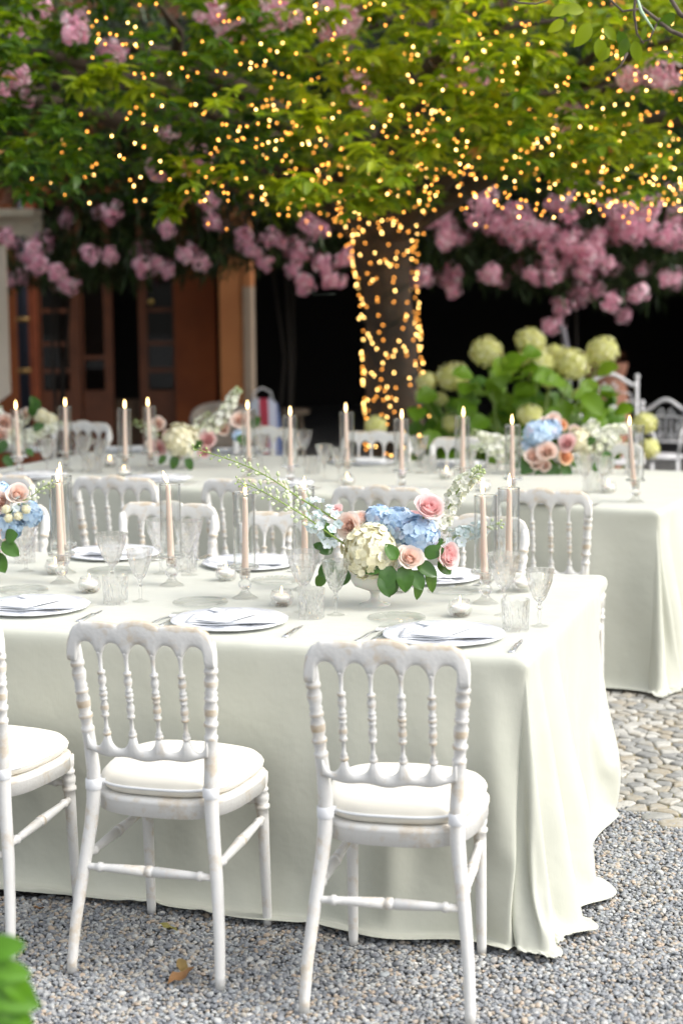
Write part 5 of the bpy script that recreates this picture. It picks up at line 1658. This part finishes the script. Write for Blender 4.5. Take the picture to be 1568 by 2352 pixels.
M_BIGL = tone_mat("hydrangea_leaf", [(0, (0.060, 0.16, 0.008)), (.6, (0.17, 0.32, 0.012)), (1, (0.27, 0.40, 0.03))], .45, translucent=.32)
M_FRONTL = tone_mat("bright_leaf", [(0, (0.08, 0.24, 0.01)), (1, (0.16, 0.38, 0.02))], .4, translucent=.4)

def petal(t, seed):
    """t: 0 innermost .. 1 outermost"""
    r = random.Random(seed)
    nu, nv = 8, 7
    rm = .005+.029*t; rb = .003+.012*t; h = .043-.005*t; w = 1.9-.95*t; curl = .0008+.011*t**2.2
    vs, fs = [], []
    k1 = r.uniform(-1, 1)
    for j in range(nv+1):
        v = j/nv
        for i in range(nu+1):
            u = -1+2*i/nu
            edge = abs(u)**2.5
            vv = v*(1-.16*edge*v)
            rr = rb+(rm-rb)*sin(vv*pi/2)**.7 + curl*max(0, (vv-.62)/.38)**1.7 + .0016*edge*v
            wd = w*(.45+.55*sin(min(1, v*1.15)*pi/2))*(1-.18*max(0, v-.8)/.2)
            a = u*wd + k1*.06*v
            z = h*vv - curl*.55*max(0, (vv-.70)/.30)**2 + .0012*sin(u*7+seed)*v*v
            rr += .0008*sin(u*9+seed*2)*v
            vs.append((rr*cos(a), rr*sin(a), z))
    for j in range(nv):
        for i in range(nu):
            q = j*(nu+1)+i; fs.append((q, q+1, q+nu+2, q+nu+1))
    return vs, fs
NP = 21
_rose_cache = {}
def rose_meshes(key, mt):
    if key in _rose_cache: return _rose_cache[key]
    core = MB(); core.cur = .15
    core.lathe([(.001, -.006), (.008, -.003), (.012, .004), (.010, .020), (.003, .030)], 12, col=.1)
    for i in range(8): core.cur = .1+.04*i; core.add(*petal(.03+.05*i, i), T=Matrix.Rotation(i*2.4, 4, 'Z'))
    pm = []
    for i in range(8, NP):
        m = MB(); t = (i/(NP-1)); m.cur = min(1, .25+.6*t+.1*((i*7) % 3-1)); m.add(*petal(t, i+3))
        pm.append((m.mesh("petal", mt), i*2.4))
    _rose_cache[key] = (core.mesh("rose", mt), pm)
    return _rose_cache[key]
def frame(n, roll=0):
    return Vector(n).normalized().to_track_quat('Z', 'Y').to_matrix().to_4x4() @ Matrix.Rotation(roll, 4, 'Z')
def rose(par, p, n, s, key, mt, split=True, label=None):
    co, pm = rose_meshes(key, mt)
    n = Vector(n).normalized()
    M = Matrix.Translation(p) @ frame(n, random.uniform(0, 6)) @ Matrix.Scale(s, 4) @ Matrix.Translation((0, 0, -.022))
    if split:
        o = obj("rose", co, par); o.matrix_local = M
        if label: o['label'] = label
        for me_, a in pm:
            q = obj("petal", me_, o); q.matrix_local = Matrix.Rotation(a+random.uniform(-.15, .15), 4, 'Z') @ Matrix.Rotation(random.uniform(-.06, .08), 4, 'Y')
    else:
        key2 = key+"_whole"
        if key2 not in _rose_cache:
            m = MB()
            for i in range(NP): m.cur = min(1, .1+.7*i/NP); m.add(*petal(i/(NP-1), i+3), T=Matrix.Rotation(i*2.4, 4, 'Z'))
            _rose_cache[key2] = m.mesh("rose", mt)
        o = obj("rose", _rose_cache[key2], par); o.matrix_local = M
        if label: o['label'] = label
    return o
def hyd_mesh(R, nfl, fs_, mt, seed, squash=.85, cut=-.75, name="hydrangea_head", petals=4):
    r = random.Random(seed); m = MB()
    m.cur = .35; m.ball((0, 0, 0), (R*.88, R*.86, R*squash*.86), nu=14, nv=9)
    for k in range(nfl):
        z = 1-(1-cut)*(k+.5)/nfl; a = k*2.39996
        q = sqrt(max(0, 1-z*z)); d = Vector((q*cos(a), q*sin(a), z))+Vector((r.gauss(0, .06), r.gauss(0, .06), r.gauss(0, .06)))
        d.normalize(); lump = 1+.07*noise.noise(d*2.4+Vector((seed, 0, 0)))*2
        c = Vector((d.x*R, d.y*R, d.z*R*squash))*r.uniform(.93, 1.05)*lump
        F = Matrix.Translation(c) @ frame(d+Vector((r.gauss(0, .22), r.gauss(0, .22), r.gauss(0, .22))), r.uniform(0, 6))
        s = fs_*r.uniform(.8, 1.15); m.cur = max(0, min(1, r.gauss(.6, .22)))
        for p in range(petals):
            T = F @ Matrix.Rotation(p*2*pi/petals, 4, 'Z') @ Matrix.Rotation(.18+r.uniform(-.12, .2), 4, 'X')
            m.add([(0, 0, 0), (-.50*s, .38*s, .07*s), (-.52*s, .80*s, .0), (0, .98*s, -.05*s), (.52*s, .80*s, .0), (.50*s, .38*s, .07*s), (0, .55*s, .05*s)],
                  [(0, 6, 2, 1), (6, 3, 2), (0, 5, 4, 6), (6, 4, 3)], T=T)
    return m.mesh(name, mt)
def oval_leaf(L, Wd, fold=.3, droop=.3, nl=7):
    vs, fs = [], []
    for j in range(nl+1):
        t = j/nl
        wd = Wd/2*sin(pi*t**.78)**.62 if 0 < t < 1 else (.02*Wd if t == 0 else 0)
        y = L*(t-.10*droop*t*t); z = -droop*L*t*t*.6
        for s in (-1, -.5, 0, .5, 1):
            vs.append((s*wd, y, z+abs(s)*wd*sin(fold) - (abs(s) == 1)*wd*.10 + .02*Wd*sin(t*12+s*3)))
    for j in range(nl):
        for s in range(4): a = j*5+s; fs.append((a, a+1, a+6, a+5))
    return vs, fs
LEAFM = {}
def leaf_part(par, p, dirv, up, L, Wd, tone, mt=M_DKL, name="leaf", droop=.3, label=None):
    key = (round(L, 2), round(Wd, 2), round(tone, 1), mt.name, round(droop, 1))
    if key not in LEAFM:
        b = MB(); b.cur = tone; b.add(*oval_leaf(L, Wd, .3, droop)); LEAFM[key] = b.mesh(name, mt)
    d = Vector(dirv).normalized(); u = Vector(up); x = d.cross(u).normalized(); u = x.cross(d).normalized()
    M = Matrix(((x.x, d.x, u.x, p[0]), (x.y, d.y, u.y, p[1]), (x.z, d.z, u.z, p[2]), (0, 0, 0, 1)))
    o = obj(name, LEAFM[key], par); o.matrix_local = M
    if label: o['label'] = label
    return o
def delph(par, pts, open_mat, f0=.0, rmax=.016, budn=34, seed=1, openfrac=.35, stemr=.0028, width=.028, label=None):
    """a flower spike: pts from base to tip, opened flowers at the base and buds towards the tip"""
    r = random.Random(seed); pts = [Vector(p) for p in pts]
    def cat(t):
        k = t*(len(pts)-1); i = min(int(k), len(pts)-2); f = k-i
        p0, p1, p2, p3 = pts[max(0, i-1)], pts[i], pts[i+1], pts[min(len(pts)-1, i+2)]
        return .5*((2*p1)+(p2-p0)*f+(2*p0-5*p1+4*p2-p3)*f*f+(3*p1-p0-3*p2+p3)*f**3)
    st = MB(); st.tube([cat(i/24) for i in range(25)], [stemr*(1-.65*i/24) for i in range(25)], 7)
    so_ = st.build("flower_spike", M_STEM, par)
    if label: so_['label'] = label
    bd_, op = MB(), MB(); ped = MB()
    for k in range(budn):
        t = f0+(1-f0)*k/(budn-1); t = min(1, t)
        c = cat(t); tg = (cat(min(1, t+.02))-cat(max(0, t-.02))).normalized()
        a = k*2.4+r.uniform(-.3, .3)
        x = tg.cross(Vector((0, .3, 1))).normalized(); y = tg.cross(x)
        out = (x*cos(a)+y*sin(a))
        ln = width*(1-.72*t)*r.uniform(.8, 1.15)
        e = c+out*ln+tg*ln*.55
        ped.tube([c, c+out*ln*.5+tg*ln*.1, e], [.0010, .0008, .0009], 4)
        if (k/(budn-1)) < openfrac:
            F = Matrix.Translation(e) @ frame(out+tg*.3, r.uniform(0, 6)); s = rmax*r.uniform(.85, 1.15)
            op.cur = r.uniform(.4, 1)
            for layer in range(2):
                for p in range(5):
                    T = F @ Matrix.Rotation(p*2*pi/5+layer*.6, 4, 'Z') @ Matrix.Rotation(.35+layer*.5+r.uniform(-.1, .1), 4, 'X') @ Matrix.Scale(1-.3*layer, 4)
                    op.add([(0, 0, 0), (-.40*s, .4*s, .05*s), (-.38*s, .85*s, .06*s), (0, 1.08*s, .0), (.38*s, .85*s, .06*s), (.40*s, .4*s, .05*s), (0, .6*s, -.05*s)], [(0, 6, 2, 1), (6, 3, 2), (0, 5, 4, 6), (6, 4, 3)], T=T)
            op.cur = .0; op.ball((0, 0, 0), s*.16, T=F, nu=6, nv=4)
        else:
            q = (k/(budn-1)-openfrac)/(1-openfrac)
            s = .0068*(1-.55*q)*r.uniform(.85, 1.15)
            d = (out+tg*.8).normalized()
            bd_.cur = max(0, min(1, .85-.8*q+r.uniform(-.15, .15)))
            bd_.lathe([(s*.25, -s*1.1), (s*.85, -s*.5), (s, .1*s), (s*.7, s*.9), (s*.12, s*1.45)], 8, T=Matrix.Translation(e+d*s) @ frame(d))
    pd = ped.build("pedicel", M_STEM, so_); pd['kind'] = 'stuff'
    if bd_.v: tag(bd_.build("bud", M_BUD, so_), kind='stuff')
    if op.v: tag(op.build("floret", open_mat, so_), kind='stuff')
    return so_
VASE = MB().lathe([(.001, .0), (.043, .0), (.046, .0015), (.044, .004), (.022, .011), (.013, .020), (.0115, .032), (.016, .042), (.030, .047), (.058, .058), (.068, .075), (.0715, .100), (.073, .108), (.069, .108), (.066, .09), (.001, .07)], 36)
mv, nv_, pv, _ = mat("milk_glass"); pv.inputs['Base Color'].default_value = (.80, .78, .72, 1); pv.inputs['Roughness'].default_value = .12; pv.inputs['Transmission Weight'].default_value = .12; pv.inputs['Subsurface Weight'].default_value = .3; pv.inputs['Subsurface Scale'].default_value = .01
ME_VASE = VASE.mesh("vase", mv)
ME_HW = hyd_mesh(.086, 270, .0150, M_WHYD, 3, .92, -.85)
ME_HW2 = hyd_mesh(.080, 90, .0165, M_WHYD, 5, .85, -.8)
ME_HB = hyd_mesh(.056, 84, .0190, M_BHYD, 7, .8, -.8)
ME_HB2 = hyd_mesh(.062, 80, .0190, M_BHYD, 9, .8, -.8)
ME_HG = [hyd_mesh(.094, 230, .0120, M_GHYD, 20+k, .86, -.8, "flower_head") for k in range(3)]
def head(par, me_, p, n, s=1, label=None):
    o = obj("hydrangea_head", me_, par); o.matrix_local = Matrix.Translation(p) @ frame(n, random.uniform(0, 6)) @ Matrix.Scale(s, 4)
    if label: o['label'] = label
    return o

# --- main bouquet
PB = onz(861, 1391, TZ)
bq = empty("flower_arrangement", PB, 0, "main bouquet of cream hydrangea, blue hydrangea and pink roses in a white footed bowl", "bouquet", "bouquets along the tables")
obj("vase", ME_VASE, bq, Matrix.Scale(1.1, 4))
YB0 = PB.y
def bp(px, py, dy=0.0): return at(px, py, YB0+dy)-PB
head(bq, ME_HW, bp(850, 1268, -.045), (-.15, -.8, .45), .95, "big cream white hydrangea head")
head(bq, ME_HB, bp(962, 1226, -.035), (.3, -.8, .5), 1.0, "blue hydrangea head"); head(bq, ME_HB, bp(915, 1205, .01), (-.1, -.6, .8), .92); head(bq, ME_HB, bp(870, 1190, .05), (-.1, -.3, .9), .75)
for px, py, dy, n, s, ky, mt, lb in ((985, 1168, -.05, (.30, -.72, .80), 1.28, 'p', M_ROSE, "pink rose standing highest"), (800, 1207, -.03, (-.35, -1, .30), 1.10, 'b', M_BLUSH, "blush rose left of the cream hydrangea"),
    (941, 1282, -.095, (.25, -.9, .55), 1.08, 'b', M_BLUSH, "blush rose in front below the blue hydrangea"), (1026, 1275, -.06, (.95, -.75, .15), 1.22, 'p', M_ROSE, "pink rose facing right"),
    (948, 1192, .03, (-.3, -.5, .8), .85, 'p', M_ROSE, None), (770, 1178, .04, (-.4, -.5, .9), .85, 'p', M_ROSE, None), (826, 1190, .05, (0, -.4, .9), .85, 'b', M_BLUSH, None), (994, 1210, .03, (.8, .1, .5), .8, 'b', M_BLUSH, None)):
    rose(bq, bp(px, py, dy), n, s*.93, ky, mt, True, lb)
MB().tube([bp(940, 1245, -.02), bp(958, 1210, -.04), bp(978, 1180, -.045)], .0030, 7).build("stem", M_STEM, bq)
for px, py, dy, dx, dz, yy, L, Wd, tn in ((928, 1298, -.10, .05, -1, -.35, .085, .055, .35), (900, 1300, -.10, -.45, -.9, -.5, .080, .055, .25), (880, 1292, -.10, -.95, -.5, -.3, .065, .042, .45), (912, 1285, -.115, -.55, .8, -.1, .06, .042, .55),
    (958, 1292, -.08, .8, -.5, -.3, .075, .045, .3), (972, 1275, -.08, 1, .35, -.2, .068, .045, .4), (985, 1300, -.06, .15, -1, -.2, .085, .036, .75), (966, 1318, -.06, -.15, -1, -.1, .085, .032, .8), (945, 1310, -.09, .55, -.9, -.4, .07, .048, .3),
    (880, 1318, -.11, .3, -1, -.4, .075, .056, .15), (770, 1290, -.05, -.9, -.7, -.2, .07, .045, .2), (800, 1310, -.03, -.6, -.9, 0, .06, .042, .25), (752, 1265, 0, -.6, .35, -.2, .05, .035, .35), (760, 1235, -.04, -.25, 1, -.2, .05, .036, .3), (765, 1262, -.03, -.9, .1, -.3, .055, .04, .15), (745, 1320, .02, -.4, -.6, .1, .05, .035, .7), (1005, 1290, -.03, .8, -.7, 0, .06, .04, .35),
    (900, 1325, -.05, 0, -1, -.1, .06, .04, .2), (985, 1255, -.04, .7, .4, -.2, .05, .04, .3)):
    leaf_part(bq, bp(px, py, dy), (dx, yy, dz), (0.1, -1, .45), L, Wd, tn)
# bud stems arching left
delph(bq, [bp(820, 1235, .0), bp(765, 1190, -.01), bp(690, 1145, -.02), bp(620, 1098, -.03), bp(545, 1062, -.03), bp(445, 1030, -.03)], M_DELB, .12, .015, 58, 4, .26, .0035, .032, "longest bud stem arching left")
delph(bq, [bp(810, 1262, -.02), bp(750, 1222, -.05), bp(700, 1186, -.08), bp(640, 1150, -.10), bp(590, 1122, -.10), bp(545, 1106, -.10)], M_DELB, .10, .015, 50, 9, .26, .0032, .032, "lower bud stem arching left")
delph(bq, [bp(960, 1290, .02), bp(1000, 1225, .02), bp(1030, 1165, .02), bp(1060, 1115, .01), bp(1088, 1090, .0), bp(1104, 1078, .0)], M_DELW, .2, .017, 52, 12, .62, .0030, .032, "creamy flower spike rising right")
delph(bq, [bp(980, 1270, .03), bp(1030, 1240, .04), bp(1070, 1225, .05), bp(1110, 1212, .06), bp(1150, 1203, .06)], M_DELB, .2, .016, 30, 15, .66, .0025, .028, "pale blue flower spike pointing right")
for px, py, dy in ((745, 1232, -.02), (722, 1215, -.03), (775, 1205, .02), (742, 1205, .0), (752, 1250, -.04), (1060, 1246, .02)):
    m = MB(); F = frame((random.uniform(-.5, .2), -1, .3)); s = .017; m.cur = .8
    for p in range(5): m.add([(0, 0, 0), (-.42*s, .4*s, .08*s), (-.38*s, .85*s, .06*s), (0, 1.08*s, 0), (.38*s, .85*s, .06*s), (.42*s, .4*s, .08*s), (0, .6*s, -.05*s)], [(0, 6, 2, 1), (6, 3, 2), (0, 5, 4, 6), (6, 4, 3)], T=F @ Matrix.Rotation(p*2*pi/5, 4, 'Z') @ Matrix.Rotation(.3, 4, 'X'))
    m.cur = 0; m.ball((0, 0, 0), .003, T=F)
    m.build("floret", M_DELB, bq, loc=bp(px, py, dy))

# --- bouquet at the left edge
PL = onz(-32, 1335, TZ)
bl = empty("flower_arrangement", PL, 0, "blue hydrangea and blush rose bouquet cut by the left edge of the near table", "bouquet", "bouquets along the tables")
obj("vase", ME_VASE, bl)
def lp(px, py, dy=0.0): return at(px, py, PL.y+dy)-PL
for px, py, s in ((68, 1180, .62), (18, 1205, .75), (5, 1130, .5), (-30, 1190, .9)): head(bl, ME_HB2, lp(px, py, -.03), (.5, -.7, .4), s)
for px, py, n, s in ((40, 1135, (.4, -.8, .5), .95), (2, 1152, (-.2, -1, .3), .95), (-25, 1140, (0, -.8, .6), 1.1), (14, 1225, (.3, -.8, -.1), .7)): rose(bl, lp(px, py, -.06), n, s, 'b', M_BLUSH)
delph(bl, [lp(10, 1195, -.05), lp(40, 1160, -.07), (lp(75, 1138, -.07)), lp(100, 1118, -.07), lp(120, 1112, -.07)], M_DELB, .1, .014, 26, 31, .3, .0026, .026, "bud stem reaching the left candle chimney")
for px, py, n in ((20, 1190, 0), (42, 1185, 0), (60, 1170, 0), (14, 1170, 0)):
    head(bl, ME_HW2, lp(px, py, -.09), (.3, -1, .3), .18)
for px, py, dx, dz, L in ((5, 1245, .8, -.6, .075), (-10, 1270, .5, -1, .075), (12, 1235, .6, .2, .05), (-20, 1250, .2, -1, .08)): leaf_part(bl, lp(px, py, -.08), (dx, -.3, dz), (0, -1, .4), L, .05, .45)

# --- far table bouquets (seen out of focus)
def far_bouquet(px, py, label, items, spikes, leaves):
    P = onz(px, py, TZ)
    e = empty("flower_arrangement", P, 0, label, "bouquet", "bouquets along the tables")
    obj("vase", ME_VASE, e)
    fp = lambda x, y, dy=0.0: at(x, y, P.y+dy)-P
    for k, x, y, s, dy in items:
        if k == 'W': head(e, ME_HW2, fp(x, y, dy), (0, -.7, .6), s)
        elif k == 'B': head(e, ME_HB2, fp(x, y, dy), (0, -.7, .6), s)
        else: rose(e, fp(x, y, dy), (random.uniform(-.4, .4), -1, .45), s, k, {'p': M_ROSE, 'b': M_BLUSH, 'o': M_PEACH}[k], False)
    for i, (pl, mt_, of, n) in enumerate(spikes): delph(e, [fp(x, y, dy) for x, y, dy in pl], mt_, .05, .021, n, 50+i+int(px), of, .003, .036)
    for x, y, dx, dz, L, tn in leaves: leaf_part(e, fp(x, y, -.06), (dx, -.3, dz), (0, -1, .4), L, L*.62, tn)
far_bouquet(432, 1078, "white hydrangea bouquet with pink roses on the far table, spike rising right", [('W', 415, 1010, 1.05, -.04), ('p', 362, 1030, 1.15, -.03), ('b', 362, 975, 1.1, 0), ('b', 385, 1000, .8, .03), ('p', 478, 1010, 1.25, -.04), ('b', 552, 965, 1.25, .0), ('b', 512, 985, 1.0, .03), ('B', 545, 1000, .45, 0), ('b', 350, 1020, 1.0, 0), ('W', 455, 1000, .6, .03), ('p', 470, 1040, .8, -.05)],
    [([(450, 1020, 0), (490, 980, 0), (520, 940, 0), (540, 905, 0), (548, 895, 0)], M_DELW, .7, 60), ([(370, 1000, 0), (340, 985, 0), (310, 968, 0)], M_DELW, .3, 22), ([(450, 990, .02), (470, 965, .02), (480, 950, .02)], M_DELW, .3, 16)],
    [(405, 1045, -.3, -1, .08, .3), (440, 1030, .4, .3, .08, .25), (430, 1050, .3, -1, .07, .3), (380, 1045, -.6, -.8, .06, .5), (545, 1000, .6, -.5, .08, .2), (575, 980, .4, .4, .08, .3)])
far_bouquet(35, 1060, "pale bouquet with white spikes at the left end of the far table", [('b', 10, 970, 1.3, 0), ('b', 0, 1000, 1.2, -.03), ('W', 95, 955, .5, .05), ('W', 115, 965, .5, .05), ('B', 5, 1005, .5, 0), ('b', 60, 950, .8, .06), ('W', 30, 1000, .6, 0)],
    [([(20, 1010, 0), (60, 1000, 0), (100, 990, 0), (142, 972, 0)], M_DELW, .85, 60), ([(10, 1000, .05), (50, 965, .05), (80, 940, .05)], M_DELW, .5, 40), ([(20, 1010, .05), (0, 960, .05), (-10, 930, .05)], M_DELW, .6, 30), ([(20, 1020, -.03), (50, 1010, -.03), (80, 1008, -.03)], M_DELW, .9, 30)],
    [(70, 955, .3, .6, .09, .2), (90, 940, -.3, .6, .09, .25), (10, 1045, .5, -.7, .09, .3), (15, 1010, -.5, -.8, .09, .2), (75, 985, .5, .2, .08, .3), (60, 1030, .6, -.5, .06, .5)])
far_bouquet(1300, 1088, "blue and pink bouquet with white spikes to both sides on the far table", [('B', 1235, 995, 1.0, -.04), ('B', 1265, 985, .8, 0), ('B', 1208, 1025, .5, -.02), ('b', 1256, 1037, 1.35, -.09), ('b', 1222, 1048, 1.15, -.07), ('p', 1302, 1018, 1.2, -.07), ('b', 1270, 968, 1.1, .02), ('b', 1250, 975, .9, .03), ('o', 1298, 1050, 1.0, -.08), ('b', 1232, 1066, .9, -.07), ('b', 1252, 1070, .8, -.07), ('W', 1330, 1010, .75, -.02), ('o', 1290, 975, .8, .02), ('W', 1350, 1030, .5, 0), ('b', 1320, 990, .8, .02)],
    [([(1230, 1030, 0), (1180, 1020, 0), (1130, 1010, 0), (1085, 992, 0)], M_DELW, .8, 60), ([(1230, 1045, -.02), (1170, 1045, -.02), (1120, 1030, -.02), (1080, 1028, -.02)], M_DELW, .6, 46), ([(1330, 1020, 0), (1370, 1005, 0), (1410, 990, 0), (1450, 980, 0)], M_DELW, .85, 60), ([(1330, 1015, .03), (1350, 990, .03), (1370, 968, .03)], M_DELW, .8, 36), ([(1340, 1030, -.02), (1390, 1020, -.02), (1420, 1005, -.02)], M_DELW, .8, 36)],
    [(1245, 1070, -.2, -1, .10, .3), (1268, 1065, .2, -1, .10, .35), (1230, 1062, -.8, -.5, .10, .3), (1290, 1065, .5, -.8, .09, .3), (1345, 1018, .3, .2, .07, .5), (1255, 1060, 0, -1, .09, .2), (1215, 1055, -.7, -.3, .09, .2), (1310, 1055, .7, -.3, .09, .3), (1390, 1035, .2, -1, .09, .3), (1365, 1050, .1, -1, .08, .25)])

# --- hydrangea shrub behind the far table
HP = at_ground(1190, 10.9)
hy = empty("hydrangea_shrub", HP, 0, "hydrangea shrub with round lime white heads and broad green leaves, right of the lit tree", "shrub")
hp = lambda x, y, dy=0.0: at(x, y, 10.9+dy)-HP
hp.__name__ = "hp"
heads = [(1117, 808, 38, 0), (1040, 864, 38, 0), (1218, 783, 36, .05), (1237, 832, 37, -.05), (1275, 820, 32, .1), (1312, 836, 40, -.05), (1382, 807, 37, 0), (1216, 953, 31, -.25), (980, 877, 24, 0), (1012, 915, 18, .1), (968, 905, 16, .1), (1480, 972, 27, -.2), (1489, 1030, 27, -.2), (1035, 972, 22, -.1), (1200, 825, 20, .2), (862, 978, 26, -.6), (1330, 905, 16, .15), (1260, 880, 14, .2)]
rh = random.Random(9)
for k, (x, y, r_, dy) in enumerate(heads):
    p = hp(x, y, dy); s = r_/F0*(10.9+dy)/.094
    base = Vector((p.x*.25, p.y*.25, 0))
    MB().tube([base, base.lerp(p, .5)+Vector((0, 0, .12)), p], [.009, .007, .005], 6).build("stem", M_STEM, hy)
    o = obj("flower_head", ME_HG[k % 3], hy); o.matrix_local = Matrix.Translation(p) @ frame((rh.uniform(-.4, .4), -.5, 1), k) @ Matrix.Diagonal((s*rh.uniform(.9, 1.1), s*rh.uniform(.9, 1.1), s*rh.uniform(.8, 1.05), 1))
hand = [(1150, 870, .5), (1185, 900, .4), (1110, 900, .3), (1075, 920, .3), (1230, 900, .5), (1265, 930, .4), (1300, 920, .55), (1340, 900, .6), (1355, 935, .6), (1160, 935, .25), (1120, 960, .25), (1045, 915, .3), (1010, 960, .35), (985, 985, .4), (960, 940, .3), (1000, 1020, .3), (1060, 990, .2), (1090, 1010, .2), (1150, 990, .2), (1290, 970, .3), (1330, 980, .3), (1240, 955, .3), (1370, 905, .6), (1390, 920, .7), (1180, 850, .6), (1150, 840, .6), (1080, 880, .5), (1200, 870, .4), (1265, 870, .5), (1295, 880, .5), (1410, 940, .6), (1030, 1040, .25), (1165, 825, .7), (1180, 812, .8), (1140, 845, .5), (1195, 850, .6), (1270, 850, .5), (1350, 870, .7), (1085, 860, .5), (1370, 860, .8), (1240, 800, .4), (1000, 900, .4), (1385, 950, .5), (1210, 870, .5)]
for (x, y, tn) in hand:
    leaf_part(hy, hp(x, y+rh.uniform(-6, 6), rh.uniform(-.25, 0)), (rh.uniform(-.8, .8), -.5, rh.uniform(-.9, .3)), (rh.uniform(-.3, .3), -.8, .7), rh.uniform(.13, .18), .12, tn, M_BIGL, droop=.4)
for k in range(175):
    x = rh.uniform(960, 1400); y = 1060-abs(rh.gauss(0, 1))*95
    if y < 850+abs(x-1210)*.18: y = rh.uniform(900, 1060)
    leaf_part(hy, hp(x, y, rh.uniform(-.1, .55)), (rh.uniform(-.9, .9), rh.uniform(-.8, .2), rh.uniform(-.9, .4)), (rh.uniform(-.4, .4), -.7, .7), rh.uniform(.12, .17), .11, rh.choice([.0, .1, .3, .5]), M_BIGL, droop=.4)

# --- blurred leaves close to the lens, bottom left
FP = Vector((-.86, 2.62, 0))
fg = empty("garden_plant", FP, 0, "bright green leaves of a plant poking into the bottom left corner", "plant")
fpx = lambda x, y, dy=0.0: at(x+18, y-12, 2.62+dy)-FP
MB().tube([(0, 0, 0), (.05, 0, .35), fpx(-60, 2270)], [.010, .008, .006], 8).build("stem", M_STEM, fg)
MB().tube([(0, 0, 0), (.0, .03, .3), fpx(-80, 2190)], [.010, .008, .005], 8).build("stem", M_STEM, fg)
for px, py, dx, dz, L, Wd, tn in ((-50, 2195, 1, .18, .062, .04, .3), (-40, 2235, 1, -.15, .065, .035, .6), (-15, 2235, .75, -.9, .085, .038, .8), (-45, 2290, 1, -.25, .085, .045, .5), (-30, 2300, .8, -.7, .08, .04, .7), (0, 2268, .55, -1, .062, .028, .9), (-60, 2340, 1, .1, .07, .04, .2), (-50, 2250, .9, .1, .05, .04, .1), (-30, 2330, .6, -.6, .07, .04, .3)):
    leaf_part(fg, fpx(px, py), (dx, -.1, dz), (0, -1, .5), L, Wd, tn, M_FRONTL, droop=.3)
